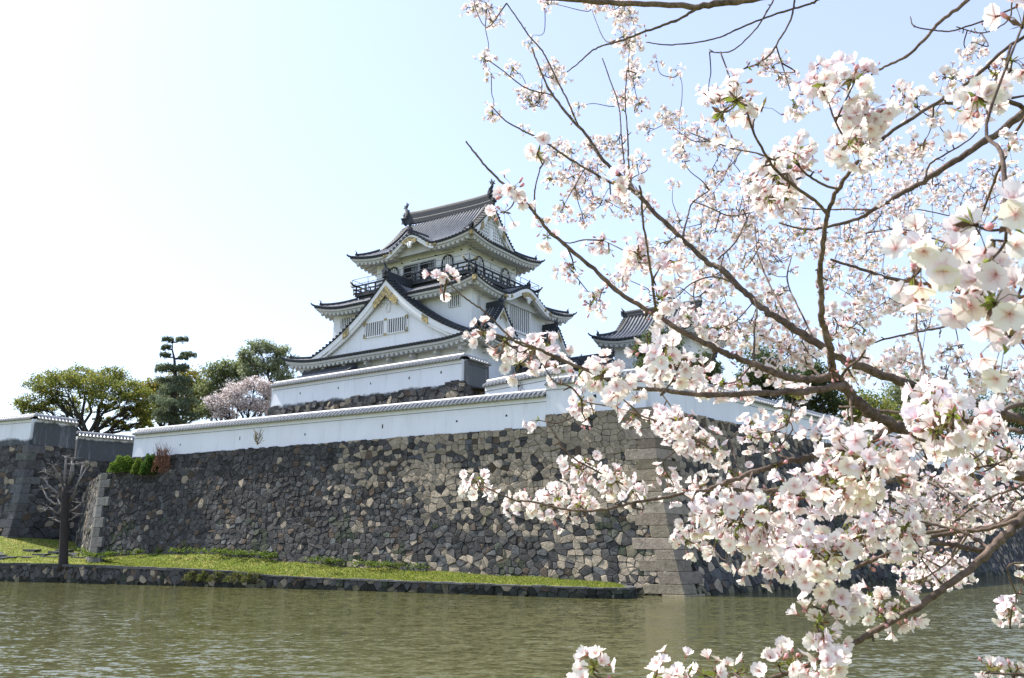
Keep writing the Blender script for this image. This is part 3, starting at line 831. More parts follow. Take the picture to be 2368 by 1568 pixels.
qm = MB(); ext = quoins(qm, Ec, DL, DR, -.5, 11.25, 3, h=.64, col=TAN*.88)
def qskip(side):
    def f(s, z):
        for a, b, l1, l2 in ext:
            if a <= z < b: return s < (l1 if side == 0 else l2)-.75
        return s < .5
    return f
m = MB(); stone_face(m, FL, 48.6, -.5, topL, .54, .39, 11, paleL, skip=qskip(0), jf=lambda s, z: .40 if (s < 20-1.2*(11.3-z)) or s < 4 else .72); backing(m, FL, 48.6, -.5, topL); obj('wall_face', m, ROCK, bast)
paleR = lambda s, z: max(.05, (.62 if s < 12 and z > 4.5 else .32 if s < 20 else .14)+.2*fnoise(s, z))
m = MB(); stone_face(m, FR, 120, -.5, lambda s: 11.3, .60, .43, 12, paleR, skip=qskip(1)); backing(m, FR, 120, -.5, lambda s: 11.3); obj('wall_face', m, ROCK, bast)
obj('corner_stones', qm, ROCK, bast)

# ---- the low shelf in front of its left end
sc0 = (T0[0]+DL[0]*51-.45, T0[1]+DL[1]*51-.8); sc1 = (T0[0]+DL[0]*36+.02, T0[1]+DL[1]*36+.05)
E0 = lean(sc0, (.55, -1.9), 9.2, 1.2); E1 = lean(sc1, (-.40, -.72), 9.2, 1.3); E2 = lean((sc0[0]-7.4, sc0[1]+12.8), (-1.2, .2), 9.2, 1.2)
shelf = thing('stone_platform', (*sc0, 0), 'dark lower stone platform with two green bushes growing on top', 'platform')
qm = MB(); ext = quoins(qm, E0, (-.5, .865), (.875, -.484), 1.2, 9.15, 5, h=.85, col=GRY*.95, l=(.8, 1.4))
ds_ = lambda s, z: .02
F0 = Face(E0, E1, (-.484, -.875), 15.2); m = MB(); stone_face(m, F0, 15.2, 1.0, lambda s: 9.2, .52, .40, 21, ds_, skip=qskip(1)); backing(m, F0, 15.2, .5, lambda s: 9.2); obj('wall_face', m, ROCK, shelf)
F2 = Face(E0, E2, (-.865, -.5), 14.8); m = MB(); stone_face(m, F2, 14.8, 1.0, lambda s: 9.2, .6, .48, 22, lambda s, z: .15, skip=qskip(0)); backing(m, F2, 14.8, .5, lambda s: 9.2); obj('wall_face', m, ROCK, shelf)
obj('corner_stones', qm, ROCK, shelf)
m = MB(); m.add([(sc0[0], sc0[1], 9.12), (sc1[0], sc1[1], 9.12), (sc1[0]+.6, sc1[1]+1.2, 9.12), (sc0[0]-6.6, sc0[1]+13.5, 9.12), (sc0[0]-7.4, sc0[1]+12.8, 9.12)], [(0, 1, 2, 3, 4)], (.07, .075, .05)); obj('platform_top', m, ROCK, shelf)

# ---- the left bastion and the wall in the notch
cB = (-49.1, 88.0); H2 = 13.1
Fc = lean(cB, (-.45, -2.1), H2); Fl = lean((cB[0]-.91*26, cB[1]+.41*26), (-1.0, -2.0), H2); Fr = lean((cB[0]+.54*4.9, cB[1]+.84*4.9), (1.5, -1.0), H2)
lb = thing('stone_rampart', (cB[0], cB[1], 0), 'dark stone rampart carrying the blackened wall at the far left', 'rampart')
qm = MB(); ext = quoins(qm, Fc, (-.91, .41), (.54, .84), 2.2, 13.0, 8, h=.85, col=GRY*.8, l=(.9, 1.7))
f_ = Face(Fc, Fl, (-.41, -.91), 26); m = MB(); stone_face(m, f_, 26, 1.5, lambda s: 13.1, .7, .55, 31, lambda s, z: .06, skip=qskip(0)); backing(m, f_, 26, 1, lambda s: 13.1); obj('wall_face', m, ROCK, lb)
f_ = Face(Fc, Fr, (.84, -.54), 4.9); m = MB(); stone_face(m, f_, 4.9, 1.5, lambda s: 13.1, .7, .55, 32, lambda s, z: .05, skip=qskip(1)); backing(m, f_, 4.9, 1, lambda s: 13.1); obj('wall_face', m, ROCK, lb)
obj('corner_stones', qm, ROCK, lb)
nb0 = (cB[0]+.54*4.6, cB[1]+.84*4.6+.4); nb1 = (nb0[0]+.72*13, nb0[1]+.69*13)
f_ = Face(lean(nb0, (.9, -1.2), 12), lean(nb1, (.9, -1.2), 12), (.69, -.72), 13)
nbk = thing('stone_wall', (*nb0, 0), 'dark stone wall set back in the notch between the ramparts', 'stone wall')
m = MB(); stone_face(m, f_, 13, 2.5, lambda s: 12.0, .7, .55, 33, lambda s, z: .12); backing(m, f_, 13, 2, lambda s: 12.0); obj('wall_face', m, ROCK, nbk)

# ---------------------------------------------------------------- water, banks, ground
def polyline(pts):
    P = np.array(pts, float); L = np.concatenate([[0], np.cumsum(np.linalg.norm(np.diff(P[:, :2], axis=0), axis=1))])
    return P, L
CURB = [(-62, 84, 1.5), (-43.7, 76, 1.5), (-36.7, 73, 1.45), (-25.3, 66.5, 1.25), (-20, 63.8, 1.1), (-17.2, 62.4, .85), (-10.9, 58.8, .72), (-4.9, 54.8, .66), (.4, 51.3, .6), (4.2, 49.0, .56), (5.6, 48.5, .54), (6.6, 49.2, .52), (6.9, 50.6, .5), (6.8, 53.4, .5)]
PC, LC = polyline(CURB)
def curbP(s, z):
    x = np.interp(s, LC, PC[:, 0]); y = np.interp(s, LC, PC[:, 1]); x2 = np.interp(s+.3, LC, PC[:, 0]); y2 = np.interp(s+.3, LC, PC[:, 1])
    if s+.3 > LC[-1]: x2, y2 = x+(x-np.interp(s-.3, LC, PC[:, 0])), y+(y-np.interp(s-.3, LC, PC[:, 1]))
    t = np.array([x2-x, y2-y]); t /= max(1e-6, np.linalg.norm(t)); return (x, y, z), (t[1], -t[0], .05)
m = MB(); ctop = lambda s: float(np.interp(s, LC, PC[:, 2]))
stone_face(m, curbP, LC[-1], -.5, ctop, .62, .40, 41, lambda s, z: .08, rough=.09, drop=.05); backing(m, curbP, LC[-1], -.5, ctop, 80)
r_ = random.Random(5); s = 0
while s < LC[-1]-.6:                          # flat cap stones
    l = r_.uniform(.5, 1.2); slab = 18 < s < 41
    a, N = curbP(s+.02, ctop(s)); b, _ = curbP(s+l-.03, ctop(s+l)); N = np.array(N); N[2] = 0
    if slab and r_.random() < .75: l = 1.7; b, _ = curbP(s+l-.03, ctop(s+l))
    hh = r_.uniform(.10, .2) if s < 42 else .07; a = np.array(a)+N*.12; b = np.array(b)+N*.12; up = np.array([0, 0, r_.uniform(.0, .05)])
    m.hexa([a-up*0-[0, 0, hh], b-[0, 0, hh], b-N*.55-[0, 0, hh], a-N*.55-[0, 0, hh], a+up, b+up, b-N*.55+up, a-N*.55+up], GRY*r_.uniform(.35, .9)); s += l
kerb = obj('retaining_wall', m, ROCK); tag(kerb, 'low stone retaining wall along the water in front of the grass strip', 'retaining wall')

def mat_water():
    m = NT('moat_water'); m.b.inputs['IOR'].default_value = 1.33
    m.col(m.mix((.076, .076, .028), (.096, .094, .036), m.noise(.12, 3))); m.set(.05, .5)
    tc = m.n('ShaderNodeTexCoord'); acc = None
    patch = m.n('ShaderNodeMapRange'); patch.inputs[1].default_value = .3; patch.inputs[2].default_value = .7; patch.inputs[3].default_value = .6; patch.inputs[4].default_value = 1.3; m.l(m.noise(.10, 3, sc=(1, .5, 1)), patch.inputs[0])
    for scale, sc, amp in ((1.0, (.7, 1.6, 1), (.16, .26, 0)), (3.4, (.9, 1.5, 1), (.42, .66, 0)), (9., (.9, 1.2, 1), (.26, .48, 0))):
        mp = m.n('ShaderNodeMapping'); mp.inputs['Scale'].default_value = sc; m.l(tc.outputs['Object'], mp.inputs[0])
        nz = m.n('ShaderNodeTexNoise'); nz.inputs['Scale'].default_value = scale; nz.inputs['Detail'].default_value = 2.5; m.l(mp.outputs[0], nz.inputs['Vector'])
        sb_ = m.n('ShaderNodeVectorMath', operation='SUBTRACT'); m.l(nz.outputs['Color'], sb_.inputs[0]); sb_.inputs[1].default_value = (.5, .5, .5)
        ml = m.n('ShaderNodeVectorMath', operation='MULTIPLY'); m.l(sb_.outputs[0], ml.inputs[0]); ml.inputs[1].default_value = amp
        if acc is None: acc = ml.outputs[0]
        else:
            ad = m.n('ShaderNodeVectorMath', operation='ADD'); m.l(acc, ad.inputs[0]); m.l(ml.outputs[0], ad.inputs[1]); acc = ad.outputs[0]
    sc_ = m.n('ShaderNodeVectorMath', operation='SCALE'); m.l(acc, sc_.inputs[0]); m.l(patch.outputs[0], sc_.inputs['Scale'])
    ad = m.n('ShaderNodeVectorMath', operation='ADD'); m.l(sc_.outputs[0], ad.inputs[0]); ad.inputs[1].default_value = (0, 0, 1)
    nr = m.n('ShaderNodeVectorMath', operation='NORMALIZE'); m.l(ad.outputs[0], nr.inputs[0]); m.l(nr.outputs[0], m.b.inputs['Normal'])
    return m.m
m = MB(); m.grid(np.array([[(x, y, 0) for y in (5, 60, 160)] for x in (-200, 0, 200)])); wat = obj('water', m, mat_water()); wat['kind'] = 'structure'

def mat_grass():
    m = NT('grass'); f = m.noise(.55, 5); g = m.noise(9, 5)
    c = m.mix((.12, .16, .03), (.26, .225, .075), m.ramp(f, [(.4, 0.), (.68, 1.)]))
    m.col(m.mix(c, (.09, .13, .02), m.ramp(g, [(.45, 0.), (.7, .7)]))); m.bump(m.noise(14, 5), .6, .08); return m.set(.95, .1)
GRASSM = mat_grass()
# (curb point, foot of wall) pairs from left to right; rows interpolate with a soft hump
WB = [(-75, 97, 4.0), (-50.5, 87, 4.0), (-43, 90, 3.4), (-35.2, 75.6, 2.0), (-30, 73.6, 2.35), (-24, 70.5, 2.45), (-18.5, 67.6, 2.1), (-11.5, 63.7, 1.6), (-5.4, 60.5, 1.35), (-.3, 57.8, 1.1), (3.0, 56.0, .95), (5.2, 54.6, .75), (6.6, 53.6, .6)]
PW, LW = polyline(WB)
tw = np.array([0, .26, .37, .46, .53, .58, .64, .72, .80, .87, .93, .97, 1.0]); tcv = np.array([0, .21, .30, .45, .53, .565, .66, .76, .85, .92, .955, .98, 1.0])
G_ = []
for u in np.linspace(0, 1, 150):
    sc = np.interp(u, tcv, LC) if len(tcv) == len(LC) else u*LC[-1]
    a = np.array([np.interp(sc, LC, PC[:, k]) for k in range(3)]); _, N = curbP(min(sc, LC[-1]-.01), 0); a -= np.array([N[0], N[1], 0])*.35
    b = np.array([np.interp(u, tw, PW[:, k]) for k in range(3)])
    row = []
    for v in np.linspace(0, 1, 26):
        p = a+(b-a)*v; zz = a[2]-.03+(b[2]-a[2])*(v**1.5)
        p[2] = zz+.05*fnoise(p[0]*1.3, p[1]*1.7)*min(1, v*6); row.append(p)
    G_.append(row)
GG = np.array(G_); m = MB(); m.grid(GG); gb = obj('grass_bank', m, GRASSM, smooth=True); gb['kind'] = 'structure'
# tufts of grass
def blades(name, pts, h, w, cols, lean_=.5, mat=LEAF):
    n = len(pts); P = np.array(pts); a = rng.uniform(0, 2*np.pi, n); hh = h*rng.uniform(.5, 1.3, n)
    dx = np.stack([np.cos(a), np.sin(a), 0*a], 1)*(w/2); ln = rng.normal(0, lean_, (n, 2))*hh[:, None]
    V = np.stack([P-dx, P+dx, P+np.stack([ln[:, 0], ln[:, 1], hh], 1)], 1).reshape(-1, 3)
    C_ = np.array(cols)[rng.integers(0, len(cols), n)]*rng.uniform(.7, 1.3, (n, 1))
    m = MB(); m.V = [V]; m.C = [np.repeat(C_, 3, 0)]; m.U = [np.zeros((3*n, 2))]; m.F = np.arange(3*n).reshape(n, 3).tolist(); m.n = 3*n
    return m
pts = []
nu, nv = GG.shape[:2]
for k in range(52000):
    u = rng.random()*(nu-1.001); v = rng.random()*(nv-1.001); i, j = int(u), int(v); fu, fv = u-i, v-j
    p = GG[i, j]*(1-fu)*(1-fv)+GG[i+1, j]*fu*(1-fv)+GG[i, j+1]*(1-fu)*fv+GG[i+1, j+1]*fu*fv
    if v < 4 and rng.random() < .5: continue
    pts.append(p)
g = obj('grass', blades('grass', pts, .09, .08, [(.18, .235, .035), (.26, .255, .06), (.14, .19, .03)]), LEAF); g['kind'] = 'stuff'
g['label'] = 'short bright green grass on the strip between rampart and moat'

def sheet(name, pts, z, mat, kind='structure', col=(.09, .1, .05)):
    m = MB(); m.add([(x, y, z) for x, y in pts], [tuple(range(len(pts)))], col); o = obj(name, m, mat); o['kind'] = kind; return o
EARTH = mat_simple('earth', (.07, .062, .045), .95, .1, 0, .4, .6, .5)
# castle plateau, following the rampart tops a little inside
pl = MB(); tp = [(T0[0]+.2, T0[1]+.6), (T0[0]+DR[0]*120, T0[1]+DR[1]*120+.6), (140, 260), (-140, 260), (-72, 99.5), (cB[0]+.1, cB[1]+.5), (nb0[0], nb0[1]+.5), (nb1[0], nb1[1]+.5), (T0[0]+DL[0]*48.5+.3, T0[1]+DL[1]*48.5+.6)]
pl.add([(x, y, 10.4) for x, y in tp], [tuple(range(len(tp)))]); o = obj('castle_ground', pl, EARTH); o['kind'] = 'structure'
R_ = [(-3000, -3000), (3000, -3000), (3000, 5), (-3000, 5)]
m = MB()
for q in ([(-3000, -3000), (3000, -3000), (3000, 6.2), (-3000, 6.2)], [(-3000, 160), (3000, 160), (3000, 3000), (-3000, 3000)], [(-3000, 6.2), (-200, 6.2), (-200, 160), (-3000, 160)], [(200, 6.2), (3000, 6.2), (3000, 160), (200, 160)]):
    m.add([(x, y, .9) for x, y in q], [(0, 1, 2, 3)])
m.add([(-200, 6.2, .9), (200, 6.2, .9), (200, 6.2, -1), (-200, 6.2, -1)], [(0, 1, 2, 3)])
o = obj('ground', m, GRASSM); o['kind'] = 'structure'
m = MB(); m.add([(-200, 5, -1.2), (200, 5, -1.2), (200, 160, -1.2), (-200, 160, -1.2)], [(0, 1, 2, 3)]); o = obj('moat_bed', m, EARTH); o['kind'] = 'structure'

# ---------------------------------------------------------------- plastered walls with tiled copings
def dobei(name, P0, P1, z0, z1, h, label, mat=WHITE, thick=.55, cap=True, holes=(), parent=None, batter=.08, side=1, rw=.62, ends=True, group=None):
    P0 = np.array([*P0, z0], float); P1 = np.array([*P1, z1], float); d = P1-P0; L = np.linalg.norm(d[:2]); t = d/L
    n = np.array([t[1], -t[0], 0])*side          # outward (towards the viewer)
    root = parent or thing(name, P0, label, 'wall', group)
    w = MB(); th = thick/2
    def q(s, o, z): return P0+t*s+n*o+np.array([0, 0, z])
    N = max(2, int(L/1.5))
    for sg in (1, -1):
        G_, U_ = [], []
        for s in np.linspace(0, L, N):
            zs = [0, h*.33, h*.66, h-.34]
            G_.append([q(s, sg*(th+batter*(1-z/h)), z) for z in zs]+[q(s, sg*(th+.05), h-.34), q(s, sg*(th+.05), h)]); U_.append([(s, z/h) for z in zs]+[(s, 1-.34/h), (s, 1)])
        w.grid(np.array(G_), uv=np.array(U_), flip=(sg < 0))
    if ends:
        for s in (0, L): w.add([q(s, -th-batter, 0), q(s, th+batter, 0), q(s, th+.05, h), q(s, -th-.05, h)], [(0, 1, 2, 3)], uv=[(s, 0), (s, 0), (s, 1), (s, 1)])
    body = obj('plaster', w, mat, root)
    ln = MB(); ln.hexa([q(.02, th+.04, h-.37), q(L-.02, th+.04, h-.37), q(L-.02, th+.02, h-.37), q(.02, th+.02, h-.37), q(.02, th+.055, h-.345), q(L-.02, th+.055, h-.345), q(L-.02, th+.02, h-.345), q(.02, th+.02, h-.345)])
    obj('painted_shadow_line', ln, STEEL, root)  # dark strip added to draw the shade line under the upper band
    c, e = MB(), MB(); nt = int(L/.36)
    ss = []; hs = []
    for i in range(nt):
        for o_, hh in zip(OFF, OFH): ss.append((i+.5+o_)*L/nt); hs.append(hh*.62)
    ss.append(L); hs.append(0)
    for sg in (1, -1):
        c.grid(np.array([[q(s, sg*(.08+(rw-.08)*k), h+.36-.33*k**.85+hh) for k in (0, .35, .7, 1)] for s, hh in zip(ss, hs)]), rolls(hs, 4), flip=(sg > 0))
        c.grid(np.array([[q(s, sg*rw, h+.03), q(s, sg*(rw-.02), h-.06), q(s, sg*(th), h-.05)] for s in np.linspace(0, L, N)]))
    for i in range(nt):
        s = (i+.5)*L/nt; e.tube([q(s, rw-.15, h+.07), q(s, rw+.05, h+.03)], .105, 7)
    cp = obj('tile_coping', c, TILE, root, smooth=True); obj('eave_end_tiles', e, TILE_P, root)
    rb = MB(); pr = [(-.14, .28), (-.14, .46), (-.09, .55), (0, .59), (.09, .55), (.14, .46), (.14, .28)]
    rb.grid(np.array([[q(s, a, h+b) for a, b in pr] for s in np.linspace(-.05, L+.05, 2)])); m_ = len(pr)
    for s in (-.05, L+.05): rb.add([q(s, a, h+b) for a, b in pr], [tuple(range(m_))])
    obj('ridge_tiles', rb, TILE_P, root)
    if holes:
        hb = MB()
        for (s, z, a, b) in holes:
            hb.mark(); o_ = th+batter*(1-z/h)+.003; hb.add([q(s-a, o_, z), q(s+a, o_, z), q(s+a*.8, o_-.004, z+b), q(s-a*.8, o_-.004, z+b)], [(0, 1, 2, 3)])
        objs('loophole', hb, DARKIN, root)
    return root
ins = .42
def onL(s, o=ins): return (T0[0]+DL[0]*s+.484*o, T0[1]+DL[1]*s+.875*o)
def onR(s, o=ins): return (T0[0]+DR[0]*s-.733*o, T0[1]+DR[1]*s+.68*o)
cn = (T0[0]-.23, T0[1]+.70)
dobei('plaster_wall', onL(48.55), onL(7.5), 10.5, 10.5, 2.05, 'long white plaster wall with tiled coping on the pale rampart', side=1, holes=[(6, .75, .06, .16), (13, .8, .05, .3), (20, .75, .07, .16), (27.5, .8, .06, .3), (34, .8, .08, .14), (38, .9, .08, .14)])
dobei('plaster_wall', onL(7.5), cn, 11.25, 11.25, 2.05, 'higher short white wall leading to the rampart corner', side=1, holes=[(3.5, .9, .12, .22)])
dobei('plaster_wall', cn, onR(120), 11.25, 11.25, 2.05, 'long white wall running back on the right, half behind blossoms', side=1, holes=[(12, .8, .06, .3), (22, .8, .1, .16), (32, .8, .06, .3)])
bw0 = (cB[0]-.05, cB[1]+.55)
dobei('plaster_wall', (cB[0]-.91*26, cB[1]+.41*26+.4), bw0, 13.05, 13.05, 2.65, 'white wall stained grey at its foot at the far left edge', mat=WHITE_ST, side=1)
dobei('plaster_wall', bw0, (nb0[0]-.2, nb0[1]+.1), 13.05, 13.05, 2.65, 'blackened plaster wall with pale top band above the left rampart corner', mat=DARKPL, side=1)
dobei('plaster_wall', (nb0[0]-.1, nb0[1]+.45), (nb1[0], nb1[1]+.5), 11.95, 11.95, 2.5, 'lower blackened wall in the notch, left of the long white wall', mat=DARKPL, side=1)

# inner stone base and courtyard wall in front of the keep (castle axes)
def cw2(x, y): p = CM @ Vector((x, y, 0)); return (p.x, p.y)
ex, ey0, ey1 = -6.2, -3.9, 19.3
c0 = cw2(ex-.35, ey0-.35); c1 = cw2(ex-.35, ey1+.35); c2 = cw2(3, ey0-.35)
on = lambda a, b, k: (CM.to_3x3() @ Vector((a, b, 0)))[k]
Ea = lean(c0, (on(-1.2, -1.0, 0), on(-1.2, -1.0, 1)), 15.9, 1); Eb = lean(c1, (on(-1.2, 1.0, 0), on(-1.2, 1.0, 1)), 15.9, 1); Ed = lean(c2, (on(0, -1.0, 0), on(0, -1.0, 1)), 15.9, 1)
nW = (on(-1, 0, 0), on(-1, 0, 1)); nS = (on(0, -1, 0), on(0, -1, 1))
sb = thing('stone_foundation', (*c0, 10.4), 'rough stone base below the courtyard wall of the keep', 'stone base')
mm = MB(); fa = Face(Ea, Eb, nW, 23.9); fb = Face(Ea, Ed, nS, 9.5)
stone_face(mm, fa, 23.9, 10.4, lambda s: 15.95+.25*math.sin(s*1.7)*math.sin(s*.6)+(.25 if s < 3 else 0), .75, .55, 51, lambda s, z: .14, rough=.16, round_=1); backing(mm, fa, 23.9, 10.4, lambda s: 15.7); obj('wall_face', mm, ROCK, sb)
mm = MB(); stone_face(mm, fb, 9.5, 10.4, lambda s: 15.9, .75, .55, 52, lambda s, z: .14, rough=.16); backing(mm, fb, 9.5, 10.4, lambda s: 15.7); obj('wall_face', mm, ROCK, sb)
dobei('courtyard_wall', cw2(ex, ey1), cw2(ex, ey0), 15.75, 15.75, 2.3, 'weathered white courtyard wall along the left foot of the keep', mat=mat_plaster('mottled_plaster', stain=.9, lo=-.15, hi=.30), side=1, holes=[(4, 1.2, .07, .2), (9, 1.2, .07, .2), (13, 1.2, .07, .2), (17.5, 1.2, .08, .22), (21, 1.3, .08, .22)])
dobei('courtyard_wall', cw2(ex, ey0), cw2(-3.1, ey0), 15.75, 15.75, 2.3, 'short blackened return of the courtyard wall below the keep', mat=mat_plaster('sooty_plaster', stain=.9, lo=.75, hi=1.2), side=1)
s0 = cw2(-3.0, ey0-.1); s1 = cw2(-2.6, ey0-5.2)
dobei('plaster_wall', s0, s1, 13.6, 13.6, 2.2, 'short white wall with dark coping beside the blackened courtyard corner', side=1)
wb0 = atY(1128.5, 880.6, 63); wb1 = atY(1330, 843, 57)
dobei('plaster_wall', wb0[:2], wb1[:2], 12.1, 12.1, 2.15, 'white wall with sunlit coping rising behind the bare shrub', side=1)
sheet('inner_ground', [cw2(-6.3, -3.9), cw2(-6.3, 19.5), cw2(22, 22), cw2(22, -16), cw2(2, -16)], 15.6, EARTH)

# lean-to roof at the left foot of the keep
def slope_roof(mb, A_, B_, C_, D_, n=8):     # A-B eave, D-C top
    A_, B_, C_, D_ = map(lambda q: np.array(q, float), (A_, B_, C_, D_)); L = np.linalg.norm(B_-A_); nt = int(L/.4)
    G_ = []
    for i in range(nt):
        for o_, hh in zip(OFF, OFH):
            k = (i+.5+o_)/nt; a = A_+(B_-A_)*k; d = D_+(C_-D_)*k; G_.append([a+(d-a)*(j/n)+np.array([0, 0, hh*.8-.12*math.sin(math.pi*j/n)]) for j in range(n+1)])
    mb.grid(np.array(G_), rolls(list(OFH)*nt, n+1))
lt = thing('gatehouse', CW(-4, 16, 15.6), 'low tiled roof of a small gatehouse tucked under the keep eaves', 'gatehouse', rz=CYAW)
m = MB(); slope_roof(m, (-5.0, 12.2, 18.55), (-5.0, 20.6, 18.55), (-3.0, 18.8, 19.75), (-3.0, 11.6, 19.75)); slope_roof(m, (-5.0, 20.6, 18.55), (.5, 20.8, 18.55), (.5, 18.8, 19.75), (-3.0, 18.8, 19.75))
slope_roof(m, (-1.0, 12.2, 18.55), (-1.0, 20.6, 18.55), (-3.0, 18.8, 19.75), (-3.0, 11.6, 19.75))
obj('roof', m.xform(CM), TILE, lt)
m = MB(); ridge_beam(m, [(-3.0, y, 19.72) for y in (11.5, 14, 18.9)], .26, .36); ridge_beam(m, [(-4.95, 12.1, 18.62), (-4, 11.8, 19.1), (-3, 11.5, 19.8)], .26, .3); objs('ridge', m.xform(CM), RIDGE, lt)
m = MB(); m.box((-4.2, 12.9, 15.6), (-2.1, 19.6, 18.7)); obj('wall', m.xform(CM), WHITE, lt)

# ---------------------------------------------------------------- corner turret and side buildings
TM = Matrix.Translation((18.0, 80, 0)) @ Matrix.Rotation(CYAW, 4, 'Z')
tur = thing('turret', tuple(TM @ Vector((4.3, 5, 15.6))), 'small white turret with grey hipped roof right of the keep', 'turret', rz=CYAW)
rt = Roof((0, 8.8, 0, 11.8), 23.2, lambda d: .46*d+.075*d*d, .75, 3.6, ridge='y', G=1.9, ov=1.7)
walls('wall', tur, (1.7, 7.1, 1.7, 10.1), 15.0, rt, TM, WHITE); RT = build_roof(rt, tur, TM)
m = MB(); hips(rt, m, w=.26, h=.3); zt = 23.2+.46*4.4+.075*4.4**2; ridge_beam(m, [(4.4, y, zt) for y in np.linspace(1.6, 10.2, 8)], .34, .7); oni(m, (4.4, 1.6, zt+.3), (0, -1), .8); oni(m, (4.4, 10.25, zt+.3), (0, 1), .8); objs('ridge', m.xform(TM), RIDGE, RT)
for (yy, sg) in ((1.9-.3, 1), (11.8-1.9+.3, -1)):
    verge(lambda u, v, z, yy=yy, sg=sg: (4.4+u, yy+sg*v, z), 4.4, lambda u: 23.2+.46*max(0, 4.4-abs(u))+.075*max(0, 4.4-abs(u))**2, 23.2+.46*1.9+.075*3.6+.1, MT, RT, M=TM, board=.34, sc=.7, gold=False)
def gabled(name, label, M, hw, L, zr, ze, z0, cat='building', ov=.8):
    root = thing(name, tuple(M @ Vector((0, 0, z0))), label, cat, rz=CYAW)
    pf = lambda u: zr-(zr-ze)*(1-(1-min(1, abs(u)/hw))**1.35)
    m = MB(); n = 12; nt = int(L/.4)
    for sg in (-1, 1):
        G_ = []
        for i in range(nt):
            for o_, hh in zip(OFF, OFH): G_.append([(sg*hw*j/n, (i+.5+o_)*L/nt, pf(hw*j/n)+hh) for j in range(n+1)])
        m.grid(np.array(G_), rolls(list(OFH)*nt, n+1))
    rf = obj('roof', m.xform(M), TILE, root)
    m = MB(); ridge_beam(m, [(0, y, zr) for y in np.linspace(-.1, L+.1, 6)], .32, .55); oni(m, (0, -.15, zr+.3), (0, -1), .75); oni(m, (0, L+.15, zr+.3), (0, 1), .7); obj('ridge', m.xform(M), RIDGE, rf)
    e = MB(); 
    for sg in (-1, 1): e.grid(np.array([[(sg*hw, y, ze-.02), (sg*(hw-.05), y, ze-.28), (sg*(hw-ov), y, ze-.1)] for y in (0, L)]))
    obj('plaster_eaves', e.xform(M), SOFFIT, rf)
    for yy, sg in ((0, 1), (L, -1)): verge(lambda u, v, z, yy=yy, sg=sg: (u, yy+sg*(v-.1), z), hw, pf, ze+.12, MT, rf, M=M, board=.32, sc=.6, gold=False)
    w = MB(); w.box((-hw+ov, .4, z0), (hw-ov, L-.4, ze+.1)); obj('wall', w.xform(M), WHITE, root)
gabled('corridor_building', 'low corridor building with tiled gable roof between keep and turret', CM @ Matrix.Translation((7.5, -10.6, 0)), 3.4, 9.0, 19.9, 17.2, 13.0)
gabled('corridor_building', 'tiled gabled building close below the left side of the turret', CM @ Matrix.Translation((4.2, -9.0, 0)), 2.6, 6.5, 18.7, 16.6, 13.0)
gabled('gabled_house', 'small building with dark tiled roof and white gable right of the turret', Matrix.Translation((17.7, 74.2, 0)) @ Matrix.Rotation(CYAW, 4, 'Z'), 2.7, 6.5, 18.9, 16.4, 11.4)
# ---------------------------------------------------------------- trees and shrubs
def leaf_mesh(C_, size, cols, n_jit=.35, flat=.0, aspect=.6):
    """small folded leaf sprays at the centres C_"""
    n = len(C_); P = np.array(C_); a = rng.normal(size=(n, 3)); a /= np.linalg.norm(a, axis=1)[:, None]
    b = rng.normal(size=(n, 3)); b[:, 2] *= (1-flat); a[:, 2] *= (1-flat); a /= np.linalg.norm(a, axis=1)[:, None]
    b -= a*(a*b).sum(1)[:, None]; b /= np.linalg.norm(b, axis=1)[:, None]
    s = (size*rng.uniform(.6, 1.4, n))[:, None]; c = np.cross(a, b)
    V = np.stack([P-a*s*.5, P+b*s*aspect*.5+c*s*.12, P+a*s*.5, P-b*s*aspect*.5+c*s*.12], 1).reshape(-1, 3)
    K = np.array(cols)[rng.integers(0, len(cols), n)]*rng.uniform(1-n_jit, 1+n_jit, (n, 1))
    m = MB(); m.V = [V]; m.C = [np.repeat(K, 4, 0)]; m.U = [np.zeros((4*n, 2))]; m.F = np.arange(4*n).reshape(n, 4).tolist(); m.n = 4*n
    return m
def merge(a, b):
    for v, c, u in zip(b.V, b.C, b.U): a.V.append(v); a.C.append(c); a.U.append(u)
    a.F += [[i+a.n for i in q] for q in b.F]; a.n += b.n; return a
def wob(p, q, k, amp, r=None):
    p, q = np.array(p, float), np.array(q, float); L = np.linalg.norm(q-p); t = np.linspace(0, 1, k)[:, None]
    o = rng.normal(0, amp*L, (k, 3)); o[0] = 0; o[-1] = 0
    return p+(q-p)*t+o
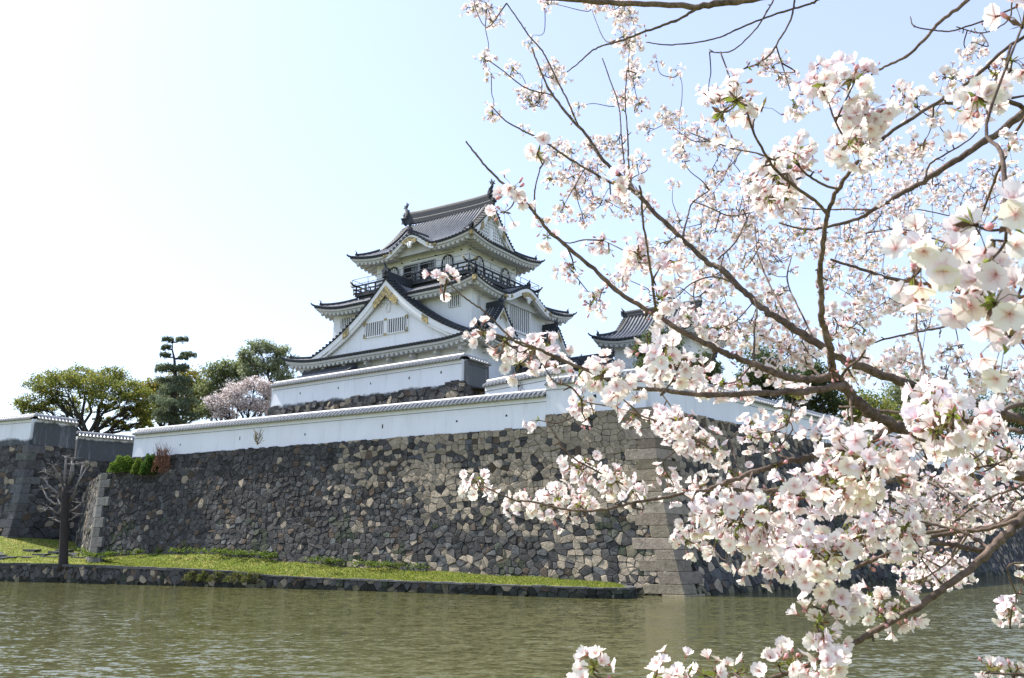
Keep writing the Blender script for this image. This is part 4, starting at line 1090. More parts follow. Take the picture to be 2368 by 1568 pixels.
def broad_tree(name, label, base, fork_h, lobes, n, size, cols, bark=(.05, .045, .038), tr=.35, group=None, rough_clump=.40, cat='tree', leafname='crown', fill=.5, twigs=5, sag=0):
    """lobes: list of (x, y, z, rx, ry, rz) world"""
    root = thing(name, base, label, cat, group); base = np.array(base, float)
    m = MB(); fork = base+np.array([rng.normal(0, .2), 0, fork_h]); m.tube(wob(base-[0, 0, .5], fork, 5, .02), np.linspace(tr*1.25, tr*.85, 5), 8, bark)
    C_ = []; tot = sum(l[3]*l[5] for l in lobes)
    for (x, y, z, rx, ry, rz) in lobes:
        c = np.array([x, y, z], float); nt = max(2, int(twigs))
        w = wob(fork, c-np.array([0, 0, rz*.3]), 7, .04); w[1:-1, 2] += .08*np.linalg.norm(c-fork)*np.sin(np.linspace(0, np.pi, 7))[1:-1]*(1 if sag == 0 else -sag)
        m.tube(w, np.linspace(tr*.55, tr*.15, 7), 6, bark)
        nl = max(10, int(n*rx*rz/tot)); ncl = max(4, nl//55); cent = []
        for k in range(ncl):
            d = rng.normal(size=3); d /= np.linalg.norm(d); d[2] = d[2]*.9+.12
            cc = c+d*np.array([rx, ry, rz])*(rng.uniform(.25, 1.0)**fill); cent.append(cc)
        for k in range(min(len(cent), nt*3)):
            s_ = w[rng.integers(3, 7)]; m.tube(wob(s_, cent[k], 4, .06), np.linspace(tr*.13, tr*.03, 4), 4, bark)
        cr = rough_clump*min(rx, rz)
        cs = np.array(cent)[rng.integers(0, ncl, nl)]; P = cs+rng.normal(0, 1, (nl, 3))*np.array([cr, cr, cr*.62]); C_.append(P)
    obj('trunk', m, BARK, root, smooth=True); lm = leaf_mesh(np.concatenate(C_), size, cols); obj(leafname, lm, LEAF, root)
    return root
def dlobe(u, v, Y, rw, rh, depth=None):
    """an ellipsoid of foliage at a distance Y, given by its bearing and half sizes"""
    p = atY(u, v, Y); k = Y/2060.; return (p[0], Y, p[2], rw*k, (depth or rw*.9)*k, rh*k)
YG = [(.24, .25, .05), (.16, .20, .04), (.31, .29, .06), (.10, .14, .03)]
DG = [(.09, .125, .045), (.06, .09, .035), (.13, .155, .055)]
MG = [(.20, .24, .10), (.13, .17, .065), (.27, .29, .14)]
Y = 112
b = atY(197, 1010, Y)
broad_tree('camphor_tree', 'broad round yellow-green tree behind the blackened wall', (b[0], Y, 10.4), 5.5, [dlobe(*q) for q in (
    (75, 935, Y, 38, 24), (95, 893, Y+1, 38, 26), (140, 880, Y-2, 42, 28), (180, 868, Y+2, 36, 22), (215, 895, Y-1, 45, 30), (255, 875, Y+2, 40, 26), (290, 905, Y, 42, 28), (325, 920, Y-1, 34, 22), (240, 930, Y-2, 40, 20), (150, 925, Y+2, 36, 22), (300, 955, Y+3, 30, 16), (110, 945, Y+3, 26, 12), (70, 958, Y, 28, 14), (180, 952, Y+4, 36, 14), (330, 950, Y+1, 26, 22), (250, 975, Y+2, 40, 12), (300, 985, Y+2, 36, 12), (345, 975, Y+3, 26, 14))],
    30000, .25, YG, tr=.45, rough_clump=.30, twigs=6, fill=.35)
Y = 122; b = atY(390, 1000, Y)
broad_tree('camphor_tree', 'yellow-green tree directly behind the tiered pine', (b[0], Y, 10.4), 6, [dlobe(*q) for q in (
    (345, 905, Y, 26, 24), (365, 940, Y, 34, 26), (425, 875, Y, 30, 26), (445, 905, Y+2, 32, 26), (400, 930, Y, 34, 26), (450, 945, Y, 26, 26), (340, 965, Y, 24, 18), (410, 970, Y, 34, 14), (462, 900, Y, 24, 24), (465, 950, Y, 22, 24), (370, 895, Y, 24, 20))], 11000, .36, [(.24, .22, .04), (.16, .18, .035), (.32, .25, .05)], tr=.4)
Y = 118; b = atY(520, 1000, Y)
broad_tree('oak_tree', 'mid-green leafy tree between the pine and the pink blossom tree', (b[0], Y, 10.4), 5, [dlobe(*q) for q in (
    (495, 870, Y, 26, 24), (525, 855, Y, 28, 22), (555, 860, Y, 24, 20), (505, 900, Y, 30, 22), (545, 890, Y, 30, 22), (480, 905, Y, 24, 24), (570, 845, Y, 26, 20), (480, 950, Y, 20, 24))], 8500, .34, MG, tr=.3)
Y = 104; b = atY(625, 1000, Y)
broad_tree('oak_tree', 'tall airy grey-green tree touching the left eave of the keep', (b[0], Y, 10.4), 6, [dlobe(*q) for q in (
    (570, 825, Y, 24, 18), (600, 805, Y, 28, 20), (640, 810, Y, 28, 18), (665, 835, Y, 22, 18), (620, 845, Y, 34, 22), (585, 860, Y, 26, 20), (655, 870, Y, 26, 22), (640, 900, Y, 22, 22), (630, 935, Y, 14, 20))], 9500, .27, [(.25, .29, .16), (.16, .20, .10), (.33, .35, .22)], tr=.34, rough_clump=.34)
Y = 96; b = atY(560, 1000, Y)
broad_tree('cherry_tree', 'pale pink blossoming cherry tree behind the long white wall', (b[0], Y, 10.4), 3.0, [dlobe(*q) for q in (
    (505, 935, Y, 30, 22), (545, 905, Y, 34, 22), (590, 890, Y, 34, 18), (620, 905, Y, 22, 20), (570, 935, Y, 36, 20), (520, 960, Y, 32, 14), (605, 945, Y, 28, 20), (490, 925, Y, 18, 12))], 13000, .19, [(.68, .62, .61), (.56, .50, .49), (.76, .72, .71), (.30, .23, .20)], bark=(.035, .028, .028), tr=.3, leafname='blossoms', rough_clump=.36)
# trees behind the right-hand wall
for k, (spec, lab, Yk, cols, n) in enumerate((
    ([(1490, 815, 18, 30), (1520, 790, 26, 30), (1500, 845, 30, 22), (1550, 810, 24, 30), (1570, 845, 26, 22)], 'dark green pine standing against the turret wall', 71, DG, 7000),
    ([(1620, 835, 22, 16), (1645, 855, 26, 16)], 'small green pine beside the white gable', 69, DG, 2400),
    ([(1755, 840, 34, 36), (1790, 870, 40, 30), (1735, 880, 30, 20)], 'dark pine crown behind the wall, left of the thick fork of the branch', 100, DG, 5500),
    ([(1860, 860, 40, 24), (1900, 900, 44, 26), (1840, 905, 34, 22)], 'dark evergreen below the fork of the blossom branch', 96, DG, 5500),
    ([(1990, 940, 50, 34), (2040, 975, 52, 34), (1970, 990, 46, 30), (2090, 1000, 40, 26)], 'olive-green round tree low behind the wall on the right', 98, YG, 8500),
    ([(2100, 890, 40, 30), (2150, 920, 44, 30), (2070, 915, 30, 24)], 'grey-green tree rising above the olive tree on the right', 120, MG, 5500),
    ([(2260, 935, 44, 30), (2320, 960, 50, 34), (2380, 950, 44, 34)], 'dark green tree at the far right end of the wall', 125, DG, 6000))):
    us = [q[0] for q in spec]; b = atY(sum(us)/len(us), 1000, Yk)
    broad_tree('pine_tree' if 'pine' in lab else 'evergreen_tree', lab, (b[0], Yk, 10.4), 2.5, [dlobe(u, v, Yk, a*1.15, c*1.1) for u, v, a, c in spec]+[dlobe(u+10, v+38, Yk+2, a*1.1, c) for u, v, a, c in spec], int(n*1.8), .30 if Yk > 80 else .2, cols, tr=.25)
# tiered pine with flat pads
Y = 100; px = lambda u, v, Yy=Y: atY(u, v, Yy)
root = thing('pine_tree', (px(404, 985)[0], Y, 10.4), 'slender tiered pine with flat dark pads rising highest on the left', 'tree')
m = MB(); tr = [px(407, 1040), px(406, 985), px(405, 940), px(403, 900), px(405, 860), px(403, 830), px(398, 808), px(399, 792)]; m.tube(tr, [.34, .32, .28, .24, .19, .14, .09, .05], 8, (.06, .05, .045))
tr2 = [px(392, 1040, 101), px(394, 985, 101), px(396, 940, 101), px(397, 905, 101), px(393, 890, 101)]; m.tube(tr2, [.3, .28, .22, .14, .06], 7, (.06, .05, .045))
C_ = []
for (u, v, w, h) in ((388, 786, 15, 5), (421, 786, 15, 5), (384, 804, 12, 5), (382, 822, 14, 5), (436, 821, 20, 5), (424, 828, 12, 4), (372, 855, 15, 6), (395, 852, 34, 6), (424, 850, 14, 6), (388, 884, 30, 9), (420, 880, 22, 8), (405, 905, 42, 10), (370, 925, 26, 9), (438, 930, 24, 8), (400, 935, 40, 10), (375, 955, 22, 9), (430, 960, 32, 9), (400, 975, 40, 10)):
    k = Y/2060.; yy = Y+rng.normal(0, .8); c = atY(u, v, yy)
    s_ = min(tr, key=lambda q: abs(q[2]-(c[2]-.5))); m.tube(wob(s_, c-[0, 0, .15], 5, .06), np.linspace(.11, .03, 5), 5, (.06, .05, .045))
    h *= 1.25; n = int((14 if v < 860 else 6.5)*w*h/2); tl_ = rng.normal(0, .22); ang = rng.uniform(0, 2*np.pi, n); rr = np.sqrt(rng.random(n)); C_.append(np.stack([c[0]+np.cos(ang)*rr*w*k, c[1]+np.sin(ang)*rr*w*k*.9, c[2]+rng.normal(0, .38, n)*h*k+(1-rr)*h*k*.7+np.cos(ang)*rr*w*k*tl_*.5+.12*np.sin(ang*5+w)*rr], 1))
obj('trunk', m, BARK, root, smooth=True); obj('needle_pads', leaf_mesh(np.concatenate(C_), .26, [(.13, .165, .10), (.085, .12, .07), (.19, .22, .13)], aspect=.35), LEAF, root)

# pollarded tree on the edge of the bank
Y = 73.2; q = lambda u, v, d=0: atY(u, v, Y+d)
root = thing('pollarded_tree', tuple(q(146, 1310)), 'bare pollarded tree with pale knobbly stubs at the water edge', 'tree')
m = MB(); dk = (.045, .038, .035); pl_ = (.27, .25, .235)  # backlit dark trunk and sunlit limb ends put into the bark colours
m.tube([q(146, 1318), q(146, 1300), q(148, 1240), q(150, 1180), q(152, 1140), q(153, 1118)], [.5, .37, .32, .32, .34, .22], 12, dk)
def limb(pts, r0, r1, c1=pl_, dd=0):
    P = [q(u, v, dd*k/len(pts)) for k, (u, v) in enumerate(pts)]; n = len(P); cl = np.repeat(np.array([np.array(dk)*2.0*(1-i/(n-1))+np.array(c1)*(i/(n-1)) for i in range(n)]), 7, 0)
    m.tube(P, np.linspace(r0, r1, n)*.5, 7, cl)
    e = P[-1]; m.tube([e-[0, 0, .1], e, e+[0, 0, .12]], [r1*.6, r1*1.0, r1*.4], 7, c1)
    for k in range(7):
        d = rng.normal(0, 1, 3); d[2] = abs(d[2])*.6; d /= np.linalg.norm(d); m.tube([e, e+d*.25+[0, 0, .05], e+d*rng.uniform(.35, .8)], [.035, .025, .012], 4, np.array(c1)*.7)
    for k in range(6):
        i = rng.integers(1, n); d = rng.normal(0, 1, 3); d[2] = abs(d[2]); d /= np.linalg.norm(d); m.tube([P[i], P[i]+d*rng.uniform(.3, .7)], [.03, .01], 4, np.array(c1)*.5)
for pts, r0, r1, dd in (([(151, 1130), (150, 1105), (152, 1075), (153, 1058)], .28, .15, 0), ([(156, 1125), (163, 1100), (166, 1080), (167, 1062)], .24, .14, 1), ([(155, 1128), (169, 1095), (170, 1075)], .2, .12, -1), ([(158, 1140), (178, 1122), (186, 1100), (192, 1072)], .22, .13, .5), ([(158, 1160), (172, 1140), (180, 1118), (201, 1080)], .2, .1, -1.2),
    ([(148, 1150), (130, 1138), (112, 1122), (104, 1108)], .24, .12, 0), ([(147, 1170), (125, 1165), (108, 1150), (101, 1132)], .2, .1, 1), ([(148, 1190), (128, 1185), (112, 1172), (104, 1180)], .22, .11, -1), ([(148, 1185), (138, 1165), (132, 1150)], .18, .1, 1.5), ([(152, 1165), (165, 1155), (176, 1140)], .2, .1, 0), ([(154, 1185), (172, 1178), (186, 1165)], .18, .1, .8), ([(149, 1125), (136, 1105), (128, 1085), (124, 1078)], .2, .1, -.8), ([(130, 1100), (116, 1098), (106, 1092)], .12, .07, -.8), ([(152, 1205), (166, 1200), (178, 1190)], .15, .09, 0), ([(150, 1208), (136, 1206), (124, 1200)], .15, .09, 0)):
    limb(pts, r0, r1, dd=dd)
obj('trunk', m, BARK, root, smooth=True)

def shrub(name, label, c, r, n, size, cols, stems=8, cat='bush', leafy=True, tall=1.0, group=None):
    root = thing(name, tuple(c), label, cat, group); c = np.array(c, float); m = MB()
    for k in range(stems):
        d = rng.normal(size=3); d[2] = abs(d[2])+.6; d /= np.linalg.norm(d); m.tube(wob(c, c+d*np.array([r[0], r[1], r[2]*1.2])*.95, 5, .07), np.linspace(.03, .012, 5)*(1.4 if not leafy else 1), 4, cols[-1] if not leafy else (.07, .05, .03))
    if not leafy:
        for k in range(stems*7):
            a = rng.uniform(0, 6.28); rr = rng.uniform(.1, .7); p = c+np.array([math.cos(a)*r[0]*rr, math.sin(a)*r[1]*rr, r[2]*rng.uniform(.3, .9)]); m.tube(wob(p, p+np.array([math.cos(a)*.35*r[0], math.sin(a)*.3*r[1], r[2]*rng.uniform(.15, .5)]), 4, .08), np.linspace(.018, .008, 4), 3, cols[-1])
    obj('stems', m, BARK, root)
    if n:
        d = rng.normal(size=(n, 3)); d /= np.linalg.norm(d, axis=1)[:, None]; d[:, 2] = np.abs(d[:, 2]); ln = 1+.07*np.sin(d[:, 0]*9+d[:, 1]*7)+.05*np.sin(d[:, 2]*11+d[:, 0]*5)
        P = c+d*(rng.uniform(.35, 1, n)**.35*ln)[:, None]*np.array(r)+np.array([0, 0, .05]); obj('leaves', leaf_mesh(P, size, cols), LEAF, root)
    return root
BG = [(.10, .17, .02), (.06, .12, .015), (.16, .24, .03)]
s1_ = (T0[0]+DL[0]*47.9-.6, T0[1]+DL[1]*47.9-1.0)
p = atY(284, 1106, 76.1); shrub('bush', 'larger rounded bright green bush on the stone platform, left one', (p[0], p[1], 9.1), (1.3, .9, 1.5), 6500, .12, BG)
p = atY(318, 1110, 75.2); shrub('bush', 'narrow bright green bush between two larger ones on the platform', (p[0], p[1], 8.9), (.6, .55, 1.4), 2600, .12, [(.14, .20, .02), (.09, .15, .02)])
p = atY(345, 1112, 74.6); shrub('bush', 'dark green upright bush on the platform beside the reddish twigs', (p[0], p[1], 8.8), (.85, .8, 1.8), 5000, .12, [(.05, .11, .015), (.09, .17, .02), (.03, .07, .01)])
p = atY(370, 1118, 73.8); shrub('dry_shrub', 'dry reddish-brown leafless shrub rooted in the rampart', (p[0], p[1], 8.9), (.8, .5, 2.0), 900, .09, [(.22, .10, .06), (.17, .09, .06)], stems=14, leafy=False, cat='shrub')
p = atY(595, 1040, 65.4); shrub('wall_weed', 'thin dry weed growing from the rampart top at the white wall', (p[0], p[1]-.1, 10.3), (.45, .25, 1.0), 120, .07, [(.25, .22, .12), (.2, .17, .1)], stems=7, leafy=False, cat='weed')
p = atY(1225, 905, 57.5); shrub('bare_shrub', 'bare grey-brown shrub against the inner white wall', (p[0], 60.5, 11.2), (1.5, .8, 3.3), 0, .1, [(.13, .10, .09)], stems=16, leafy=False, cat='shrub')
for k, (u, v, w) in enumerate(((455, 1318, 1.0), (480, 1322, .7), (515, 1328, 1.1), (560, 1330, 1.3), (590, 1332, 1.0))):
    s_ = np.interp(u, [400, 610], [66.5, 62.4]); p = atY(u, v, s_)
    shrub('ivy_clump', ['leftmost green weed clump hanging over the low water wall', 'smallest green weed clump, just right of the leftmost on the low water wall', 'middle one of the five weed clumps on the low water wall', 'widest trailing weed clump on the low water wall', 'rightmost green weed clump hanging over the low water wall'][k], (p[0], s_-.15, .35), (w, .4, .75), 700, .12, [(.08, .11, .02), (.12, .15, .03), (.14, .12, .05)], stems=5, cat='weeds', group='weeds on the retaining wall')
# weeds at the foot of the rampart
pts = []; cols = [(.10, .16, .02), (.15, .20, .03), (.08, .12, .02)]
for k in range(46):
    u = rng.uniform(.40, .80); b = np.array([np.interp(u, tw, PW[:, j]) for j in range(3)])+np.array([0, -rng.uniform(.1, 1.4), 0]); r = rng.uniform(.2, .6)
    pts.append(b+rng.normal(0, 1, (90, 3))*np.array([r, r*.5, .10])+np.array([0, 0, .15]))
o = obj('ground_cover', leaf_mesh(np.concatenate(pts), .15, cols), LEAF); o['kind'] = 'stuff'; o['label'] = 'low leafy weeds along the foot of the rampart'
m = MB(); r_ = random.Random(9)
for k in range(14):
    x = -48+r_.uniform(0, 10); y = 79+r_.uniform(0, 4); z = 1.8+(y-79)*.22; m.mark(); m.hexa([(x, y, z-.2), (x+r_.uniform(.8, 1.8), y-.3, z-.2), (x+1.5, y+.5, z-.2), (x, y+.6, z-.2), (x, y, z+.15), (x+r_.uniform(.8, 1.5), y-.3, z+.12), (x+1.5, y+.5, z+.15), (x, y+.6, z+.15)], GRY*.8)
o = thing('stone_steps', (-43, 80, 1.9), 'weathered stone steps half sunk in the grass of the left notch', 'steps'); objs('step', m, ROCK, o)
# ---------------------------------------------------------------- the blossoming cherry tree beside the camera
# limbs: bearings of joints seen from the standpoint, thickness at both ends, distance at both ends
FORK = np.array([3.6, 3.1, 3.0])
BR = {   # name: (points, w0, w1, Y0, Y1)   thick end first
 'main': ([(2480, 1150), (2330, 1085), (2220, 1045), (2124, 1006), (2069, 984), (2014, 959), (1977, 922), (1948, 892), (1926, 867)], 28, 25, 2.35, 2.2),
 'a': ([(1926, 867), (1921, 835), (1919, 804), (1906, 760), (1900, 731), (1897, 668), (1896, 620), (1902, 572), (1910, 510), (1930, 449), (1963, 400), (1984, 372)], 20, 9, 2.2, 1.8),
 'b': ([(1926, 867), (1885, 878), (1830, 874), (1775, 856), (1720, 834), (1678, 817), (1629, 793), (1555, 752), (1494, 715), (1433, 678), (1372, 621), (1310, 570), (1270, 535), (1237, 494), (1200, 453), (1163, 425), (1122, 384), (1095, 350), (1077, 327)], 20, 4, 2.2, 2.1),
 'c': ([(2500, 985), (2400, 972), (2330, 962), (2220, 925), (2100, 890), (1988, 848), (1941, 826), (1885, 793), (1830, 756), (1775, 723), (1738, 690), (1702, 657), (1665, 620), (1637, 608), (1576, 551), (1515, 494), (1474, 449), (1433, 404), (1392, 368), (1363, 322), (1327, 282), (1290, 237), (1265, 200), (1245, 151), (1229, 110)], 27, 4, 3.0, 3.5),
 'd': ([(1948, 892), (1885, 903), (1812, 907), (1738, 909), (1678, 913), (1596, 911), (1514, 901), (1449, 895), (1371, 862), (1310, 838), (1260, 815), (1229, 800), (1180, 785), (1142, 772)], 19, 4, 2.2, 1.9),
 'e': ([(1250, 808), (1200, 795), (1167, 768), (1140, 740), (1118, 719), (1090, 700), (1057, 674), (1033, 646)], 6, 3.5, 1.95, 1.95),
 'f': ([(2069, 984), (2030, 1010), (1980, 1032), (1932, 1043), (1867, 1058), (1808, 1070), (1740, 1093), (1684, 1114), (1640, 1130)], 20, 9, 2.3, 2.35),
 'f2': ([(2080, 1040), (1996, 1075), (1923, 1107), (1845, 1125), (1760, 1136), (1690, 1132), (1615, 1135), (1533, 1151), (1464, 1162), (1390, 1179), (1310, 1178), (1229, 1160), (1188, 1156), (1133, 1132), (1112, 1120)], 13, 3, 2.3, 2.5),
 'g': ([(1440, 1120), (1380, 1090), (1318, 1054), (1286, 1009), (1261, 972)], 5, 3, 2.5, 2.5),
 'h': ([(1640, 1035), (1560, 990), (1478, 960), (1420, 942), (1363, 932), (1345, 925)], 6, 3, 2.5, 2.6),
 'h2': ([(1478, 960), (1460, 940), (1441, 923), (1428, 900)], 4, 3, 2.5, 2.4),
 'i': ([(2480, 200), (2367, 261), (2318, 298), (2257, 339), (2196, 380), (2135, 420), (2073, 453), (2020, 486), (1983, 506), (1918, 523), (1860, 530), (1800, 515)], 24, 4, 3.8, 4.2),
 'i2': ([(2135, 420), (2150, 380), (2180, 360), (2230, 330), (2262, 300), (2270, 262)], 6, 3, 3.9, 3.9),
 'i3': ([(2020, 486), (1960, 484), (1905, 485), (1840, 480)], 6, 3, 4.1, 4.3),
 'j': ([(2500, -10), (2367, 86), (2318, 118), (2257, 176), (2196, 220), (2135, 257), (2065, 302), (2030, 330), (1990, 372)], 9, 9, 1.75, 1.85),
 'j2': ([(2440, 300), (2340, 238), (2280, 232), (2200, 240), (2180, 225)], 14, 7, 2.0, 1.9),
 'k': ([(2330, -90), (2237, 0), (2175, 49), (2135, 94), (2094, 131), (2045, 155), (2008, 176)], 13, 5, 3.6, 3.9),
 'l': ([(2480, -200), (2100, -60), (1900, -25), (1760, -4), (1650, 12), (1580, 14), (1470, 8), (1350, 2), (1250, -8)], 22, 13, 2.9, 3.1),
 'm': ([(1640, 12), (1604, 25), (1568, 45), (1515, 65), (1457, 86), (1425, 98), (1392, 106), (1363, 122), (1335, 148), (1310, 167)], 9, 3, 3.0, 3.2),
 'n': ([(1900, -8), (1877, 8), (1836, 20), (1759, 45), (1700, 70), (1665, 86), (1612, 98), (1555, 104), (1520, 102), (1494, 98)], 7, 3, 3.0, 3.1),
 'o': ([(1838, -20), (1836, 5), (1828, 45), (1800, 94), (1779, 127), (1745, 150), (1710, 163), (1692, 180)], 6, 3.5, 3.0, 2.7),
 'p': ([(1790, -10), (1787, 2), (1765, 40), (1746, 69), (1698, 114), (1665, 122), (1640, 120)], 5, 3, 3.0, 3.1),
 'q': ([(2420, -15), (2367, 8), (2300, 38), (2237, 61), (2200, 72), (2163, 71), (2114, 61), (2104, 39)], 6, 3, 3.5, 3.7),
 'q2': ([(2367, -40), (2340, 0), (2335, 40), (2300, 68), (2260, 76), (2210, 62)], 5, 3, 3.5, 3.6),
 'r': ([(2440, 180), (2363, 282), (2335, 339), (2306, 400), (2290, 440), (2278, 474), (2250, 540)], 9, 5, 3.2, 4.0),
 's': ([(1515, 720), (1508, 650), (1500, 600), (1494, 560), (1486, 510), (1482, 449), (1478, 430)], 7, 5, 2.15, 1.85),
 't': ([(1455, 425), (1453, 368), (1451, 320), (1449, 286), (1445, 229), (1449, 163)], 5, 3, 3.3, 3.3),
 't2': ([(1445, 400), (1441, 359), (1436, 310), (1433, 261), (1425, 225), (1417, 204), (1392, 135)], 4, 3, 3.3, 3.3),
 'u': ([(1515, 494), (1470, 445), (1417, 425), (1372, 400), (1310, 363), (1257, 327), (1208, 302), (1167, 278), (1135, 245)], 9, 3, 3.35, 3.4),
 'v': ([(1300, 250), (1278, 222), (1240, 212), (1208, 200), (1167, 167), (1127, 139)], 4, 3, 3.5, 3.5),
 'w': ([(1345, 300), (1335, 286), (1310, 229), (1290, 190), (1273, 155), (1253, 118), (1225, 86), (1200, 49), (1171, 8)], 5, 3.5, 3.4, 3.3),
 'x': ([(1237, 494), (1235, 460), (1238, 430), (1248, 390)], 5, 3, 2.1, 2.0),
 'y': ([(2520, 1080), (2440, 1135), (2367, 1194), (2331, 1231), (2281, 1277), (2235, 1323), (2175, 1364), (2120, 1405), (2060, 1437), (1996, 1474), (1946, 1501), (1909, 1520), (1845, 1547), (1780, 1570)], 22, 10, 2.0, 1.9),
 'z': ([(2276, 1275), (2221, 1263), (2166, 1256), (2106, 1265), (2051, 1281), (1996, 1304), (1960, 1314), (1900, 1290)], 13, 6, 2.0, 2.1),
 'z2': ([(2450, 1150), (2367, 1180), (2313, 1212), (2244, 1226), (2152, 1240), (2083, 1254), (2020, 1258), (1946, 1263), (1880, 1250)], 15, 5, 2.6, 2.8),
 'z3': ([(2367, 1195), (2290, 1222), (2235, 1226), (2180, 1226), (2097, 1242), (2040, 1262)], 10, 6, 2.5, 2.7),
 'z4': ([(2285, 1268), (2265, 1252), (2244, 1240), (2210, 1224), (2175, 1217), (2110, 1200), (2060, 1180), (2000, 1150)], 8, 4, 2.0, 2.2),
 'z5': ([(2200, 1210), (2240, 1180), (2290, 1150), (2330, 1135), (2367, 1120)][::-1], 6, 4, 3.0, 3.2),
 'z6': ([(2240, 1320), (2200, 1290), (2220, 1250), (2235, 1228)][::-1], 6, 4, 2.4, 2.3),
 'aa': ([(2450, 760), (2367, 725), (2300, 700), (2238, 683), (2180, 663), (2120, 655), (2055, 643), (1996, 624), (1952, 611), (1920, 600)], 15, 6, 3.8, 4.2),
 'ab': ([(2400, 680), (2300, 700), (2234, 729), (2180, 756), (2124, 767), (2055, 782), (2000, 800)], 8, 4, 3.4, 3.7),
 'ac': ([(2150, 900), (2140, 870), (2135, 852), (2128, 804), (2120, 770), (2117, 716), (2099, 668)], 8, 3, 3.2, 3.6),
 'ad': ([(2367, 1000), (2300, 985), (2240, 975), (2170, 965), (2080, 955), (2000, 945), (1940, 940)], 12, 5, 2.6, 2.9),
 'ae': ([(1966, 915), (1970, 960), (1974, 1005), (1990, 1035), (2002, 1060)], 7, 4, 2.2, 2.1),
 'af': ([(1940, 880), (1960, 850), (1985, 832), (2000, 810)], 8, 5, 2.2, 2.1),
 'ag': ([(1900, 870), (1860, 840), (1820, 810), (1790, 790), (1760, 775)], 7, 4, 2.3, 2.5),
 'ah': ([(1514, 901), (1512, 870), (1500, 830), (1497, 800), (1495, 770)], 6, 4, 2.1, 2.0),
 'ai': ([(1742, 840), (1743, 800), (1744, 750), (1750, 720), (1742, 690)], 6, 4, 2.2, 2.3),
 'n1': ([(2560, 640), (2440, 640), (2367, 650), (2300, 655), (2240, 640), (2200, 628), (2170, 600), (2140, 590)], 11, 6, 1.05, 1.0),
 'n2': ([(2440, 640), (2390, 580), (2340, 560), (2290, 555)], 8, 6, 1.05, 1.0),
 'n3': ([(2367, 650), (2350, 690), (2320, 730), (2330, 790)], 8, 5, 1.05, 1.0),
 'o1': ([(2500, 940), (2367, 935), (2320, 950), (2270, 985), (2230, 1000)], 14, 7, 1.7, 1.6),
 'o2': ([(2124, 1006), (2080, 1010), (2030, 1045), (1990, 1060)], 9, 6, 2.2, 1.75),
 'o3': ([(2080, 1110), (2020, 1120), (1960, 1135), (1900, 1150)][0:], 8, 5, 2.3, 2.0),
 'o4': ([(1740, 1093), (1720, 1140), (1700, 1180), (1690, 1215)], 7, 4, 2.3, 2.1),
 'o5': ([(2400, 1300), (2330, 1310), (2350, 1380), (2338, 1410)], 5, 3, 2.8, 2.9),
 'o6': ([(1909, 1520), (1900, 1470), (1905, 1430), (1920, 1390)], 7, 4, 1.9, 1.9),
 'o7': ([(2060, 1437), (2040, 1420), (2010, 1400)], 6, 4, 1.95, 1.95),
 'o8': ([(2520, 1560), (2420, 1565), (2340, 1560), (2290, 1555)], 8, 5, 2.0, 2.0),
 'o9': ([(1780, 1570), (1680, 1572), (1560, 1575), (1470, 1580), (1380, 1565)], 9, 3, 1.95, 2.0),
 'p1': ([(1720, 230), (1740, 300), (1770, 360), (1800, 400), (1850, 440), (1890, 470), (1915, 500)][::-1], 9, 6, 1.9, 1.55),
 'p2': ([(1665, 120), (1690, 190), (1700, 215), (1720, 230)][::-1], 5, 4, 1.6, 1.6),
 'p3': ([(1960, 330), (1935, 290), (1915, 240), (1900, 210)], 6, 4, 1.8, 1.6),
 'p4': ([(1940, 440), (1900, 425), (1860, 400), (1840, 370)], 7, 5, 1.85, 1.75),
 'p5': ([(1660, 600), (1700, 560), (1720, 520), (1740, 480)], 5, 3, 3.6, 3.9),
 'p6': ([(1830, 756), (1800, 700), (1770, 640), (1750, 580), (1745, 520)], 6, 3, 3.3, 3.9),
 'p7': ([(1885, 793), (1850, 720), (1820, 650), (1830, 590)], 6, 3, 3.3, 4.0),
 'p8': ([(1702, 657), (1650, 640), (1600, 655), (1560, 690)], 5, 3, 3.2, 3.2),
 'p9': ([(1576, 551), (1590, 500), (1600, 470), (1640, 440)], 5, 3, 3.4, 3.6),
 'r1': ([(2250, 540), (2200, 560), (2150, 550), (2080, 530), (2000, 540)], 5, 3, 4.0, 4.4),
 'r2': ([(2367, 420), (2330, 470), (2280, 520), (2200, 500), (2100, 480)], 5, 3, 4.0, 4.4),
 'r3': ([(1740, 490), (1690, 500), (1640, 480), (1600, 465)], 4, 3, 3.9, 3.9),
 'r4': ([(1590, 305), (1640, 325), (1700, 345), (1740, 352), (1800, 372)][::-1], 5, 3, 2.9, 3.1),
 'r5': ([(2313, 1212), (2260, 1180), (2180, 1130), (2120, 1100), (2060, 1080)], 5, 3, 2.6, 3.2),
 'r6': ([(2244, 1226), (2200, 1290), (2150, 1330), (2100, 1350)], 5, 3, 2.6, 2.9),
 'r7': ([(1946, 1263), (1880, 1230), (1820, 1200), (1760, 1190)], 5, 3, 2.8, 2.9),
}
